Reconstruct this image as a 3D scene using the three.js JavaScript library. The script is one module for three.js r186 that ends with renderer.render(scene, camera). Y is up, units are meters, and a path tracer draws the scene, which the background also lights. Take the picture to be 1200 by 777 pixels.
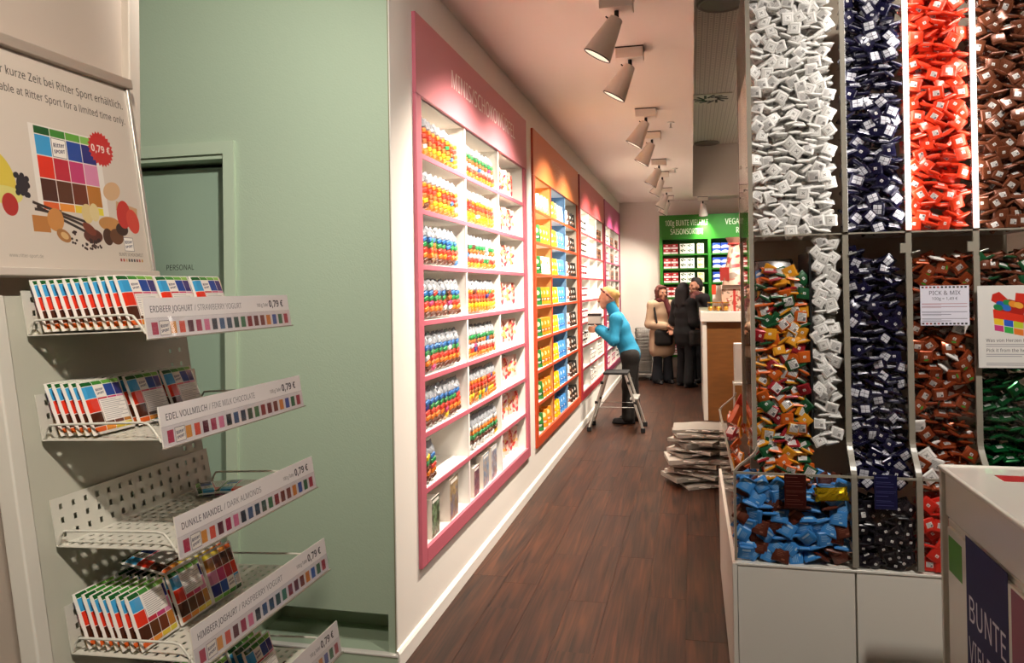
import * as THREE from 'three';
import { mergeGeometries, toCreasedNormals } from 'three/addons/utils/BufferGeometryUtils.js';
import { RoundedBoxGeometry } from 'three/addons/geometries/RoundedBoxGeometry.js';
import { RectAreaLightUniformsLib } from 'three/addons/lights/RectAreaLightUniformsLib.js';

// ---------- camera, exposure ----------
const scene = new THREE.Scene();
scene.background = new THREE.Color(0x000000);
const renderer = new THREE.WebGLRenderer({ antialias: true });
renderer.toneMapping = THREE.LinearToneMapping;
renderer.toneMappingExposure = 1.25;
renderer.shadowMap.enabled = true;
RectAreaLightUniformsLib.init();
const V3 = (x, y, z) => new THREE.Vector3(x, y, z);
const FOCAL = 900, EYE = V3(0, 1.6, 0);
const camera = new THREE.PerspectiveCamera(2 * Math.atan(447 / FOCAL) * 180 / Math.PI, 1200 / 894, 0.05, 60);
camera.setViewOffset(1200, 894, 0, 117, 1200, 777);   // the lens axis passes above the middle of the frame
const pixelDir = (x, y) => V3((x - 600) / FOCAL, -(y - 330) / FOCAL, -1);
const fwd = pixelDir(811, 335).normalize();           // the aisle's direction as the lens sees it
const upv = V3(-Math.sin(0.01745), Math.cos(0.01745), 0); upv.addScaledVector(fwd, -upv.dot(fwd)).normalize();
const rgt = fwd.clone().cross(upv);
const camRot = new THREE.Matrix4().makeBasis(V3(rgt.x, upv.x, -fwd.x), V3(rgt.y, upv.y, -fwd.y), V3(rgt.z, upv.z, -fwd.z));
camera.position.copy(EYE);
camera.quaternion.setFromRotationMatrix(camRot);
scene.add(camera);
const ray = (x, y) => pixelDir(x, y).applyMatrix4(camRot);
const hitX = (x, y, X) => { const d = ray(x, y); return EYE.clone().addScaledVector(d, X / d.x); };
const hitY = (x, y, Y) => { const d = ray(x, y); return EYE.clone().addScaledVector(d, (Y - 1.6) / d.y); };
const hitZ = (x, y, Z) => { const d = ray(x, y); return EYE.clone().addScaledVector(d, Z / d.z); };

// ---------- light levels (each lamp's light stands in its fitting) ----------
const WARM = new THREE.Color(1.0, 0.87, 0.73), NEUTRAL = new THREE.Color(1.0, 0.93, 0.84);
const SPOT_POWER = 23, ROOM_POWER = 30, LED_POWER = 10;

// ---------- helpers ----------
function rng(seed) { let s = seed >>> 0; return () => { s = (s + 0x6d2b79f5) | 0; let t = Math.imul(s ^ (s >>> 15), 1 | s); t = (t + Math.imul(t ^ (t >>> 7), 61 | t)) ^ t; return ((t ^ (t >>> 14)) >>> 0) / 4294967296; }; }
const ord = ['first', 'second', 'third', 'fourth', 'fifth', 'sixth', 'seventh', 'eighth', 'ninth', 'tenth', 'eleventh', 'twelfth'];
const taken = new Map();
function numbered(n) { const k = taken.get(n) ?? 0; taken.set(n, k + 1); return k ? n + '_' + String(k).padStart(3, '0') : n; }
function tag(o, label, category, group, kind) { o.userData = { label, category }; if (group) o.userData.group = group; if (kind) o.userData.kind = kind; return o; }
function thing(name, label, category, [x, y, z] = [0, 0, 0], group) {
  const o = new THREE.Group(); o.name = numbered(name); o.position.set(x, y, z); scene.add(o);
  return tag(o, label, category, group);
}
function mesh(name, geo, mat) { const m = new THREE.Mesh(geo, mat); m.name = name; m.castShadow = m.receiveShadow = true; return m; }
// a part given in world coordinates under an unturned thing
function part(parent, name, geo, mat, x = 0, y = 0, z = 0) { const m = mesh(name, geo, mat); let p = parent, ox = 0, oy = 0, oz = 0; while (p && p !== scene) { ox += p.position.x; oy += p.position.y; oz += p.position.z; p = p.parent; } m.position.set(x - ox, y - oy, z - oz); parent.add(m); return m; }
function local(parent, name, geo, mat, x = 0, y = 0, z = 0) { const m = mesh(name, geo, mat); m.position.set(x, y, z); parent.add(m); return m; }
function single(name, geo, mat, label, category, [x, y, z] = [0, 0, 0], group) { const m = mesh(numbered(name), geo, mat); m.position.set(x, y, z); scene.add(m); return tag(m, label, category, group); }
function structure(name, geo, mat, x = 0, y = 0, z = 0, label, category) { const m = mesh(name, geo, mat); m.position.set(x, y, z); scene.add(m); m.userData = { kind: 'structure' }; if (label) m.userData.label = label; if (category) m.userData.category = category; return m; }
const boxCache = new Map();
function B(w, h, d) { const k = w.toFixed(4) + '|' + h.toFixed(4) + '|' + d.toFixed(4); if (!boxCache.has(k)) boxCache.set(k, new THREE.BoxGeometry(w, h, d)); return boxCache.get(k); }
const roundCache = new Map();
function RB(w, h, d, r = 0.004, s = 1) { const k = [w, h, d, r, s].map((v) => v.toFixed(4)).join('|'); if (!roundCache.has(k)) roundCache.set(k, new RoundedBoxGeometry(w, h, d, s, Math.min(r, w / 2.01, h / 2.01, d / 2.01))); return roundCache.get(k); }
const moved = (g, x, y, z) => g.clone().translate(x, y, z);
function merge(list) { return mergeGeometries(list.map((g) => { const n = g.index ? g.toNonIndexed() : g.clone(); for (const a of Object.keys(n.attributes)) if (!['position', 'normal', 'uv'].includes(a)) n.deleteAttribute(a); return n; })); }
function tube(points, r, seg = 24, sides = 6, closed = false) { return new THREE.TubeGeometry(new THREE.CatmullRomCurve3(points.map((p) => V3(...p)), closed, 'catmullrom', 0.15), seg, r, sides, closed); }
function rod(a, b, r, sides = 6) { const A = V3(...a), C = V3(...b), d = C.clone().sub(A), g = new THREE.CylinderGeometry(r, r, d.length(), sides); g.applyQuaternion(new THREE.Quaternion().setFromUnitVectors(V3(0, 1, 0), d.clone().normalize())); return g.translate((A.x + C.x) / 2, (A.y + C.y) / 2, (A.z + C.z) / 2); }
function canvasTexture(w, h, draw) { const c = document.createElement('canvas'); c.width = w; c.height = h; const g = c.getContext('2d'); draw(g, w, h); const t = new THREE.CanvasTexture(c); t.colorSpace = THREE.SRGBColorSpace; t.anisotropy = 8; return t; }
function noiseTexture(w, h, fn, srgb = true) {
  const d = new Uint8Array(w * h * 4);
  for (let y = 0; y < h; y++) for (let x = 0; x < w; x++) { const c = fn(x / w, y / h), o = (y * w + x) * 4; d[o] = c[0]; d[o + 1] = c[1]; d[o + 2] = c[2]; d[o + 3] = 255; }
  const t = new THREE.DataTexture(d, w, h); t.magFilter = THREE.LinearFilter; t.minFilter = THREE.LinearMipmapLinearFilter; t.generateMipmaps = true; t.wrapS = t.wrapT = THREE.RepeatWrapping; if (srgb) t.colorSpace = THREE.SRGBColorSpace; t.needsUpdate = true; return t;
}
// periodic value noise
function valueNoise(seed, n) { const r = rng(seed), g = Array.from({ length: n * n }, () => r()); const s = (t) => t * t * (3 - 2 * t); return (u, v) => { u = (u % 1 + 1) % 1 * n; v = (v % 1 + 1) % 1 * n; const x = Math.floor(u), y = Math.floor(v), a = s(u - x), b = s(v - y), x1 = (x + 1) % n, y1 = (y + 1) % n, X = x % n, Y = y % n; return (g[Y * n + X] * (1 - a) + g[Y * n + x1] * a) * (1 - b) + (g[y1 * n + X] * (1 - a) + g[y1 * n + x1] * a) * b; }; }
const std = (color, roughness = 0.6, extra = {}) => new THREE.MeshStandardMaterial({ color, roughness, ...extra });
const phys = (color, roughness, extra = {}) => new THREE.MeshPhysicalMaterial({ color, roughness, ...extra });

// ---------- plain materials ----------
const plasterTex = (() => { const a = valueNoise(5, 64), b = valueNoise(6, 16); return noiseTexture(256, 256, (u, v) => { const k = 128 + (a(u, v) - 0.5) * 90 + (b(u, v) - 0.5) * 30; return [k, k, k]; }, false); })();
plasterTex.repeat.set(3, 3);
const M = {
  white: std(0xe9e4dc, 0.75, { bumpMap: plasterTex, bumpScale: 0.0008 }),
  ceiling: std(0xe6dfd6, 0.9, { bumpMap: plasterTex, bumpScale: 0.0006 }),
  green: std(0xb1c3ab, 0.5, { bumpMap: plasterTex, bumpScale: 0.0008 }),
  doorGreen: std(0x9db49f, 0.6),
  trimGreen: std(0xbccdb4, 0.5),
  dark: std(0x1a1510, 0.9),
  whitePaint: std(0xeeeae2, 0.45),
  lacquer: phys(0xe8e3d8, 0.28, { clearcoat: 0.4, clearcoatRoughness: 0.15 }),
  metalWhite: std(0xdcdcd4, 0.4),
  steel: std(0xb9b9b4, 0.3, { metalness: 0.85 }),
  alu: std(0xc9c7c0, 0.35, { metalness: 0.7 }),
  black: std(0x0d0d0e, 0.5),
  rubber: std(0x141414, 0.85),
  board: std(0xd8cfc4, 0.6),
  pane: phys(0xffffff, 0.02, { transmission: 1, thickness: 0, ior: 1.27 }),
  frosted: phys(0xbcb5a6, 0.3, { transmission: 0.45, thickness: 0 }),
  film: phys(0xffffff, 0.06, { transmission: 1, thickness: 0, ior: 1.3, side: THREE.DoubleSide }),
  filmShiny: phys(0xa4a8ae, 0.16, { transmission: 0.3, thickness: 0, metalness: 0.1, clearcoat: 0.6, clearcoatRoughness: 0.12, side: THREE.DoubleSide }),
};
const flat = new Map();
const paint = (hex, rough = 0.5, extra = {}) => { const k = hex + '|' + rough + JSON.stringify(extra); if (!flat.has(k)) flat.set(k, std(hex, rough, extra)); return flat.get(k); };
const print = (tex, rough = 0.4, extra = {}) => new THREE.MeshStandardMaterial({ map: tex, roughness: rough, ...extra });
// ---------- the setting ----------
const XW = -1.241, ZG = -3.067, ZB = -13.75, CEIL = 3.093, XR = 4.2, ZF = 2.6, POCKET_X = 0.035, POCKET_Z = -13.2, POCKET_Y = 3.95;
const ROWS = 8, ROW_TOP = 2.513, ROW_BOTTOM = 0.393, UNIT_TOP = 2.888, UNIT_BOTTOM = 0.317;
const UNITS = [[-3.34, -5.77], [-6.03, -8.54], [-8.65, -11.11], [-11.22, -13.63]];
// floor: a slab and laminate planks
const woodTex = (() => {
  const a = valueNoise(11, 64), b = valueNoise(12, 16), c = valueNoise(13, 128), d = valueNoise(14, 8);
  return noiseTexture(512, 1024, (u, v) => {
    const w = b(u, v * 0.125) * 0.12, grain = a(u * 1 + w, v * 0.125) * 0.5 + c(u * 1 + w * 0.5, v * 0.125) * 0.5, tone = d(u, v), vein = Math.pow(Math.abs(Math.sin((u * 11 + w * 5 + b(u, v * 0.125) * 1.6) * Math.PI)), 6);
    const k = 0.42 + grain * 0.72 + (tone - 0.5) * 0.3 - vein * 0.16;
    return [Math.min(255, 78 * k), Math.min(255, 45 * k), Math.min(255, 27 * k)];
  });
})();
const floor = structure('floor', new THREE.BoxGeometry(XR + 4.4, 0.1, ZF - ZB + 0.6), std(0x2a1810, 0.8), (XR - 4.2) / 2, -0.062, (ZF + ZB) / 2, 'dark brown wood plank floor', 'floor');
{
  const r = rng(3), PW = 0.195, PL = 1.5, variants = [];
  for (let i = 0; i < 12; i++) {
    const g = new THREE.BoxGeometry(PW - 0.0012, 0.012, PL - 0.0012), uv = g.attributes.uv, p = g.attributes.position, ou = r(), ov = r();
    for (let k = 0; k < uv.count; k++) uv.setXY(k, p.getX(k) / 0.62 + ou, p.getZ(k) / 2.6 + ov);
    variants.push(g);
  }
  const mats = [0xffffff, 0xf4eee8, 0xeae2da, 0xfff6ee].map((c) => phys(c, 0.46, { map: woodTex, specularIntensity: 0.55, clearcoat: 0.08, clearcoatRoughness: 0.3 }));
  for (let i = -1; i < 20; i++) {
    const x = XW + 0.015 + (i + 0.5) * PW, start = ZB - r() * PL;
    if (x > 2.6) break;
    for (let z = start; z < 0.4; z += PL) {
      if (x < XW && z > ZB) { if (z < ZG - 0.3) continue; }
      const m = part(floor, 'plank', variants[Math.floor(r() * 12)], mats[Math.floor(r() * 4)], x, -0.006 + (r() - 0.5) * 0.0006, z + PL / 2);
    }
  }
  for (let i = 1; i < 10; i++) for (let z = -3.2; z < 0.3; z += PL) part(floor, 'plank', variants[Math.floor(r() * 12)], mats[Math.floor(r() * 4)], XW + 0.015 - (i + 0.5) * PW, -0.006, z + PL / 2 + r() * 0.1);
}
// wall with four niches
{
  const s = new THREE.Shape([new THREE.Vector2(ZG - 0.262, -0.02), new THREE.Vector2(ZB - 0.2, -0.02), new THREE.Vector2(ZB - 0.2, CEIL + 0.05), new THREE.Vector2(ZG - 0.262, CEIL + 0.05)]);
  for (const [a, b] of UNITS) s.holes.push(new THREE.Path([new THREE.Vector2(a - 0.01, UNIT_BOTTOM + 0.01), new THREE.Vector2(a - 0.01, UNIT_TOP - 0.01), new THREE.Vector2(b + 0.01, UNIT_TOP - 0.01), new THREE.Vector2(b + 0.01, UNIT_BOTTOM + 0.01)]));
  const g = new THREE.ExtrudeGeometry(s, { depth: 0.34, bevelEnabled: false });
  g.rotateY(-Math.PI / 2);            // shape x -> world z, depth -> -x
  structure('wall_left', g, M.white, XW, 0, 0, 'white painted wall holding the recessed shelf units', 'wall');
  structure('wall_left_core', B(0.06, CEIL, ZG - ZB - 0.3), M.white, XW - 0.37, CEIL / 2, (ZG - 0.3 + ZB) / 2);
  structure('wall_left_corner', B(0.006, CEIL + 0.05, 0.263), M.white, XW - 0.003, CEIL / 2 + 0.02, ZG - 0.1315);
  const bs = new THREE.Shape([[0, 0], [0.015, 0], [0.015, 0.062], [0.008, 0.075], [0, 0.078]].map((p) => new THREE.Vector2(...p)));
  const bg = new THREE.ExtrudeGeometry(bs, { depth: ZG - ZB + 0.015, bevelEnabled: false });
  structure('baseboard_left', bg, M.whitePaint, XW, 0, ZB);
}
// pale green wall with the staff door and a dark recess at its foot
const DOOR = { x0: -2.96, x1: -2.005, top: 2.226 };
{
  const s = new THREE.Shape([[-4.2, -0.02], [XW - 0.006, -0.02], [XW - 0.006, CEIL + 0.05], [-4.2, CEIL + 0.05]].map((p) => new THREE.Vector2(...p)));
  s.holes.push(new THREE.Path([[DOOR.x0, 0.001], [DOOR.x0, DOOR.top], [DOOR.x1, DOOR.top], [DOOR.x1, 0.001]].map((p) => new THREE.Vector2(...p))));
  s.holes.push(new THREE.Path([[-1.925, 0.058], [-1.925, 0.222], [-1.281, 0.222], [-1.281, 0.058]].map((p) => new THREE.Vector2(...p))));
  const g = new THREE.ExtrudeGeometry(s, { depth: 0.26, bevelEnabled: false });
  const wall = structure('wall_green', g, M.green, 0, 0, ZG - 0.26, 'pale green painted wall beside the staff door', 'wall');
  part(wall, 'recess_back', B(0.643, 0.163, 0.01), M.green, -1.603, 0.14, ZG - 0.25);
  part(wall, 'recess_floor', B(0.643, 0.003, 0.24), M.trimGreen, -1.603, 0.0597, ZG - 0.122);
  const skirt = structure('baseboard_green', B(XW + 1.985, 0.056, 0.016), M.trimGreen, (XW - 1.985) / 2 + 0.008, 0.028, ZG + 0.008);
  part(skirt, 'ledge', RB(XW + 1.985, 0.012, 0.03, 0.004), M.whitePaint, (XW - 1.985) / 2 + 0.008, 0.056, ZG + 0.006);
  // edge bead on the corner
  structure('trim_1', B(0.004, CEIL, 0.004), paint(0x8d8a70, 0.6), XW - 0.0065, CEIL / 2, ZG + 0.0005);
  // the door itself, set back in its frame
  const door = structure('door_1', RB(DOOR.x1 - DOOR.x0 - 0.085, DOOR.top - 0.045, 0.04, 0.003), M.doorGreen, (DOOR.x0 + DOOR.x1) / 2 - 0.012, (DOOR.top - 0.045) / 2 + 0.005, ZG - 0.12, 'pale green staff door lettered PERSONAL', 'door');
  const jamb = structure('trim_2', B(0.055, DOOR.top, 0.03), M.trimGreen, DOOR.x1 - 0.006, DOOR.top / 2, ZG - 0.0);
  part(jamb, 'jamb', B(0.02, DOOR.top, 0.16), M.trimGreen, DOOR.x1 - 0.01, DOOR.top / 2, ZG - 0.08);
  part(jamb, 'jamb', B(0.02, DOOR.top, 0.16), M.trimGreen, DOOR.x0 + 0.01, DOOR.top / 2, ZG - 0.08);
  part(jamb, 'casing', B(0.055, DOOR.top, 0.03), M.trimGreen, DOOR.x0 + 0.006, DOOR.top / 2, ZG);
  part(jamb, 'head_casing', B(DOOR.x1 - DOOR.x0 + 0.043, 0.055, 0.03), M.trimGreen, (DOOR.x0 + DOOR.x1) / 2, DOOR.top + 0.0275, ZG);
  part(jamb, 'head_jamb', B(DOOR.x1 - DOOR.x0, 0.02, 0.16), M.trimGreen, (DOOR.x0 + DOOR.x1) / 2, DOOR.top - 0.01, ZG - 0.08);
  structure('door_recess', B(1.3, 2.4, 0.04), M.white, -2.48, 1.2, ZG - 0.281);
  const pt = hitZ(211, 313, ZG - 0.1);
  const letters = canvasTexture(256, 64, (g, w, h) => { g.fillStyle = '#9db49f'; g.fillRect(0, 0, w, h); g.fillStyle = '#23261f'; g.font = '54px sans-serif'; g.textAlign = 'center'; g.textBaseline = 'middle'; g.fillText('PERSONAL', w / 2, h / 2 + 3, w - 6); });
  part(door, 'lettering', B(0.155, 0.04, 0.0012), print(letters, 0.6), pt.x, pt.y, ZG - 0.0998);
}
// back wall, right wall, wall behind the camera
const wallBack = structure('wall_back', B(XR + 1.9, POCKET_Y + 0.3, 0.2), M.white, (XR - 1.5) / 2, (POCKET_Y + 0.3) / 2, ZB - 0.1, 'white back wall of the shop', 'wall');
structure('baseboard_back', B(XR - XW, 0.09, 0.015), M.whitePaint, (XR + XW) / 2, 0.045, ZB + 0.0075);
structure('wall_right', B(0.2, POCKET_Y + 0.3, ZF - ZB), M.white, XR + 0.1, (POCKET_Y + 0.3) / 2, (ZF + ZB) / 2);
structure('wall_front', B(XR + 4.4, POCKET_Y + 0.3, 0.2), M.white, (XR - 4.2) / 2, (POCKET_Y + 0.3) / 2, ZF + 0.1);
structure('wall_far_left', B(0.2, CEIL + 0.1, ZF - ZG), M.white, -4.2, CEIL / 2, (ZF + ZG) / 2);
// ceiling: flat over the aisle, a higher ribbed pocket to its right
structure('ceiling', B(POCKET_X + 4.3, 0.12, ZF - ZB), M.ceiling, (POCKET_X - 4.3) / 2, CEIL + 0.06, (ZF + ZB) / 2, 'plain off-white ceiling over the aisle', 'ceiling');
structure('ceiling_back', B(XR - POCKET_X, 0.12, POCKET_Z - ZB), M.ceiling, (XR + POCKET_X) / 2, CEIL + 0.06, (POCKET_Z + ZB) / 2);
const ribTex = noiseTexture(64, 64, (u, v) => { const k = (Math.sin(u * Math.PI * 16) > -0.2 ? 240 : 205) - (Math.sin(v * Math.PI * 16) > 0.4 && Math.sin(u * Math.PI * 16) > 0.5 ? 60 : 0); return [k, k * 0.98, k * 0.94]; });
ribTex.repeat.set(XR / 0.4, 40);
structure('ceiling_pocket', B(XR - POCKET_X + 0.1, 0.1, ZF - POCKET_Z), std(0xffffff, 0.7, { map: ribTex }), (XR + POCKET_X) / 2, POCKET_Y + 0.05, (ZF + POCKET_Z) / 2, 'perforated grey metal ceiling panels in the raised pocket', 'ceiling');
structure('ceiling_pocket_end', B(XR - POCKET_X, POCKET_Y - CEIL, 0.1), M.ceiling, (XR + POCKET_X) / 2, (POCKET_Y + CEIL) / 2 + 0.06, POCKET_Z - 0.05);
structure('ceiling_pocket_side', B(0.1, POCKET_Y - CEIL, ZF - POCKET_Z), M.ceiling, POCKET_X - 0.05, (POCKET_Y + CEIL) / 2 + 0.06, (ZF + POCKET_Z) / 2);

// ceiling fittings in the pocket
{
  const p = hitY(833, 116, POCKET_Y - 0.01), t = thing('air_diffuser', 'square swirl air diffuser set in the perforated ceiling', 'air vent', [p.x, POCKET_Y, p.z]);
  local(t, 'plate', B(0.5, 0.012, 0.5), paint(0xd9d4c8, 0.5), 0, -0.006, 0);
  for (let k = 0; k < 12; k++) { const a = k * Math.PI / 6; const s = local(t, 'slot', B(0.15, 0.004, 0.03), M.black, Math.cos(a) * 0.14, -0.0135, Math.sin(a) * 0.14); s.rotation.y = -a + 0.5; }
  for (const [x, y, lab] of [[846, 4, 'round recessed downlight ring nearest the dispenser'], [828, 168, 'small round ceiling disc beyond the air diffuser']]) {
    const q = hitY(x, y, POCKET_Y - 0.01), d = thing('ceiling_disc', lab, 'ceiling disc', [q.x, POCKET_Y, q.z]);
    local(d, 'ring', new THREE.TorusGeometry(0.19, 0.015, 8, 32).rotateX(Math.PI / 2), paint(0x8f8c86, 0.4), 0, -0.008, 0);
    local(d, 'cover', new THREE.CylinderGeometry(0.18, 0.18, 0.012, 32), paint(0x7b776f, 0.5), 0, -0.006, 0);
  }
  for (const [x, y] of [[786, 147], [791, 200]]) {
    const q = hitY(x, y, CEIL - 0.03), s = thing('sprinkler', 'small chrome ceiling sprinkler head beside the spotlights', 'sprinkler', [q.x, CEIL, q.z], 'ceiling sprinklers');
    local(s, 'rosette', new THREE.CylinderGeometry(0.03, 0.035, 0.01, 16), M.whitePaint, 0, -0.005, 0);
    local(s, 'pipe', new THREE.CylinderGeometry(0.008, 0.008, 0.04, 8), M.steel, 0, -0.03, 0);
    local(s, 'deflector', new THREE.CylinderGeometry(0.016, 0.016, 0.003, 12), M.steel, 0, -0.0515, 0);
  }
}

// ---------- spotlights ----------
const spotHead = new THREE.LatheGeometry([[0.03, 0], [0.036, 0.004], [0.075, 0.205], [0.075, 0.215], [0.071, 0.215], [0.071, 0.2], [0.034, 0.012], [0, 0.012]].map((p) => new THREE.Vector2(...p)), 28);
const lampWhite = std(0xe4ddd2, 0.5), lampRim = std(0x1c1a18, 0.4);
const lensMat = new THREE.MeshStandardMaterial({ color: 0xfff1dd, emissive: 0xfff0dc, emissiveIntensity: 4 });
function spotlight(x, y, z, aim, label, power, angle = 0.62, penumbra = 0.7, color = WARM) {
  const t = thing('ceiling_spotlight', label, 'spotlight', [x, y, z], 'ceiling spotlights');
  local(t, 'mount_box', RB(0.17, 0.07, 0.12, 0.004), lampWhite, 0, -0.035, 0);
  local(t, 'mount_plate', B(0.175, 0.008, 0.125), lampRim, 0, -0.004, 0);
  local(t, 'stem', new THREE.CylinderGeometry(0.012, 0.012, 0.05, 12), lampRim, 0, -0.09, 0);
  const dir = V3(aim[0] - x, aim[1] - y + 0.11, aim[2] - z).normalize(), q = new THREE.Quaternion().setFromUnitVectors(V3(0, 1, 0), dir);
  const head = local(t, 'lamp_head', spotHead, lampWhite, 0, -0.105, 0); head.quaternion.copy(q);
  local(head, 'rim', new THREE.TorusGeometry(0.0735, 0.0035, 6, 28).rotateX(Math.PI / 2), lampRim, 0, 0.214, 0);
  local(head, 'lens', new THREE.CylinderGeometry(0.062, 0.062, 0.004, 24), lensMat, 0, 0.17, 0);
  local(head, 'lever', rod([0, 0.03, 0], [0.05, 0.02, 0.02], 0.004), lampRim);
  const l = new THREE.SpotLight(color, power, 0, angle, penumbra, 2); l.name = 'spot_beam';
  l.position.copy(V3(0, -0.105, 0).addScaledVector(dir, 0.235)); l.target.name = 'spot_aim'; l.target.position.copy(l.position).addScaledVector(dir, 1);
  l.castShadow = true; l.shadow.radius = 3; t.add(l); t.add(l.target);
  return t;
}
const SPOTS = [-3.97, -4.85, -6.55, -7.55, -9.2, -10.2, -11.9, -12.95];
const spotNames = ['ceiling spotlight aimed at the pink shelves, first of the row by the green wall', 'ceiling spotlight aimed at the pink shelves, second of the row from the green wall', 'ceiling spotlight aimed at the orange shelves, third of the row from the green wall', 'ceiling spotlight aimed at the orange shelves, fourth of the row from the green wall', 'ceiling spotlight aimed at the red shelves, fifth of the row from the green wall', 'ceiling spotlight aimed at the red shelves, sixth of the row from the green wall', 'ceiling spotlight aimed at the magenta shelves, seventh of the row from the green wall', 'ceiling spotlight aimed at the magenta shelves, last of the row before the back wall'];
SPOTS.forEach((z, i) => spotlight(-0.355, CEIL, z, [XW, 1.4, z - 0.05], spotNames[i], SPOT_POWER * (i === 7 ? 0.6 : i === 6 ? 0.8 : 1), 1.02, 1));
spotlight(0.2, CEIL, -13.3 + 0.0, [0.25, 1.6, ZB], 'lone ceiling spotlight in front of the green back shelves', SPOT_POWER * 0.35);
// lamps of the same kind, unseen; last two added to brighten the back
spotlight(-0.45, CEIL, -1.3, [-2.35, 1.9, -3.07], 'ceiling spotlight aimed at the staff door wall', ROOM_POWER * 0.38, 0.85, 1, NEUTRAL);
spotlight(0.0, CEIL, 0.2, [-1.15, 1.5, -1.2], 'ceiling spotlight aimed at the bar display stand', ROOM_POWER * 0.33, 0.62, 1);
spotlight(1.3, POCKET_Y, -1.2, [0.7, 1.6, -3.0], 'pocket spotlight aimed at the chocolate dispenser', ROOM_POWER * 0.68, 0.6, 0.9, NEUTRAL);
spotlight(1.1, POCKET_Y, -8.2, [0.5, 1.0, -9.4], 'added pocket spotlight brightening the sales counter', ROOM_POWER * 1.5, 0.7, 0.9);
spotlight(0.9, POCKET_Y, -11.5, [0.4, 1.5, ZB], 'added pocket spotlight brightening the green back shelves', ROOM_POWER * 1.2, 0.42, 0.9, NEUTRAL);
// ---------- shelf units in the niches ----------
const rowY = (r) => ROW_TOP - (r + 1) * (ROW_TOP - ROW_BOTTOM) / ROWS;    // top face of the shelf under row r
function letterStrokes(g, x, y, w, h, n, seed) { const r = rng(seed); g.lineWidth = h * 0.07; for (let i = 0; i < n; i++) { const a = x + (i / n) * w, ww = w / n * 0.6; g.beginPath(); const k = Math.floor(r() * 4); g.moveTo(a, y); g.lineTo(a, y + h); if (k === 1) { g.moveTo(a, y); g.lineTo(a + ww, y + h); g.lineTo(a + ww, y); } if (k === 2) { g.moveTo(a, y); g.lineTo(a + ww, y); g.moveTo(a, y + h / 2); g.lineTo(a + ww, y + h / 2); } if (k === 3) { g.moveTo(a, y + h); g.lineTo(a + ww, y + h); } g.stroke(); } }
function shelfUnit(z0, z1, name, label, hex, trimHex, headDraw, colHex) {
  const L = z0 - z1, zc = (z0 + z1) / 2, t = thing(name, label, 'shelf unit', [XW, UNIT_BOTTOM, zc]);
  const frameMat = paint(trimHex, 0.42), headTex = canvasTexture(1024, 180, (g, w, h) => { g.fillStyle = hex; g.fillRect(0, 0, w, h); headDraw(g, w, h); });
  const f = 0.074, out = 0.018, D = 0.3, zi0 = z0 - f, zi1 = z1 + f, Li = zi0 - zi1, cw = Li / 3;
  const side = paint(colHex ? colHex[0] : 0xe6e3dc, 0.6);
  const headMats = [print(headTex, 0.42), frameMat, frameMat, frameMat, frameMat, frameMat];
  part(t, 'header_panel', B(out + 0.01, UNIT_TOP - ROW_TOP, L), headMats, XW + (out - 0.01) / 2, (UNIT_TOP + ROW_TOP) / 2, zc);
  for (const z of [z0 - f / 2, z1 + f / 2]) part(t, 'frame_upright', RB(out + 0.02, ROW_TOP - UNIT_BOTTOM, f, 0.004), frameMat, XW + (out - 0.02) / 2 - 0.001, (ROW_TOP + UNIT_BOTTOM) / 2, z);
  part(t, 'frame_sill', RB(out + 0.02, ROW_BOTTOM - UNIT_BOTTOM, L - 2 * f, 0.004), frameMat, XW + (out - 0.02) / 2 - 0.001, (ROW_BOTTOM + UNIT_BOTTOM) / 2, zc);
  const H = ROW_TOP - ROW_BOTTOM, yc = (ROW_TOP + ROW_BOTTOM) / 2;
  for (let c = 0; c < 3; c++) {
    const m = paint(colHex ? colHex[c] : 0xe9e6df, 0.6), zz = zi0 - (c + 0.5) * cw;
    part(t, 'back_panel', B(0.012, H, cw), m, XW - D + 0.006, yc, zz);
    part(t, c < 2 ? 'divider' : 'side_panel', B(D - 0.012, H, 0.018), m, XW - D / 2 + 0.004, yc, zi0 - (c + 1) * cw + (c === 2 ? 0.009 : 0));
    if (c < 2) part(t, 'divider_edge', B(0.006, H, 0.02), c === 0 && colHex ? frameMat : paint(colHex ? colHex[c] : 0xf0e6e2, 0.5), XW - 0.001, yc, zi0 - (c + 1) * cw);
  }
  part(t, 'side_panel', B(D - 0.012, H, 0.018), side, XW - D / 2 + 0.004, yc, zi0 - 0.009);
  part(t, 'top_board', B(D, 0.02, Li), paint(0xe9e6df, 0.6), XW - D / 2, ROW_TOP + 0.01, zc);
  for (let r = 0; r < ROWS; r++) {
    if (r < ROWS - 1) { const s = part(t, 'shelf', B(D - 0.014, 0.02, Li - 0.036), paint(0xece9e2, 0.55), XW - D / 2 + 0.004, rowY(r) - 0.01, zc); part(s, 'shelf_edge', RB(0.008, 0.024, Li - 0.002, 0.002), frameMat, XW + 0.0, rowY(r) - 0.011, zc); }
    else part(t, 'bottom_board', B(D - 0.012, 0.02, Li), paint(0xece9e2, 0.55), XW - D / 2 + 0.005, ROW_BOTTOM - 0.01, zc);
  }
  return { zi0, zi1, cw, cell: (c) => [zi0 - c * cw - (c ? 0.009 : 0.018), zi0 - (c + 1) * cw + (c === 2 ? 0.018 : 0.009)] };
}
const thinText = (g, s, x, y, size, maxW) => { g.fillStyle = '#f6e9e6'; g.font = size + 'px sans-serif'; g.textAlign = 'center'; g.textBaseline = 'middle'; g.fillText(s, x, y, maxW); };
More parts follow.
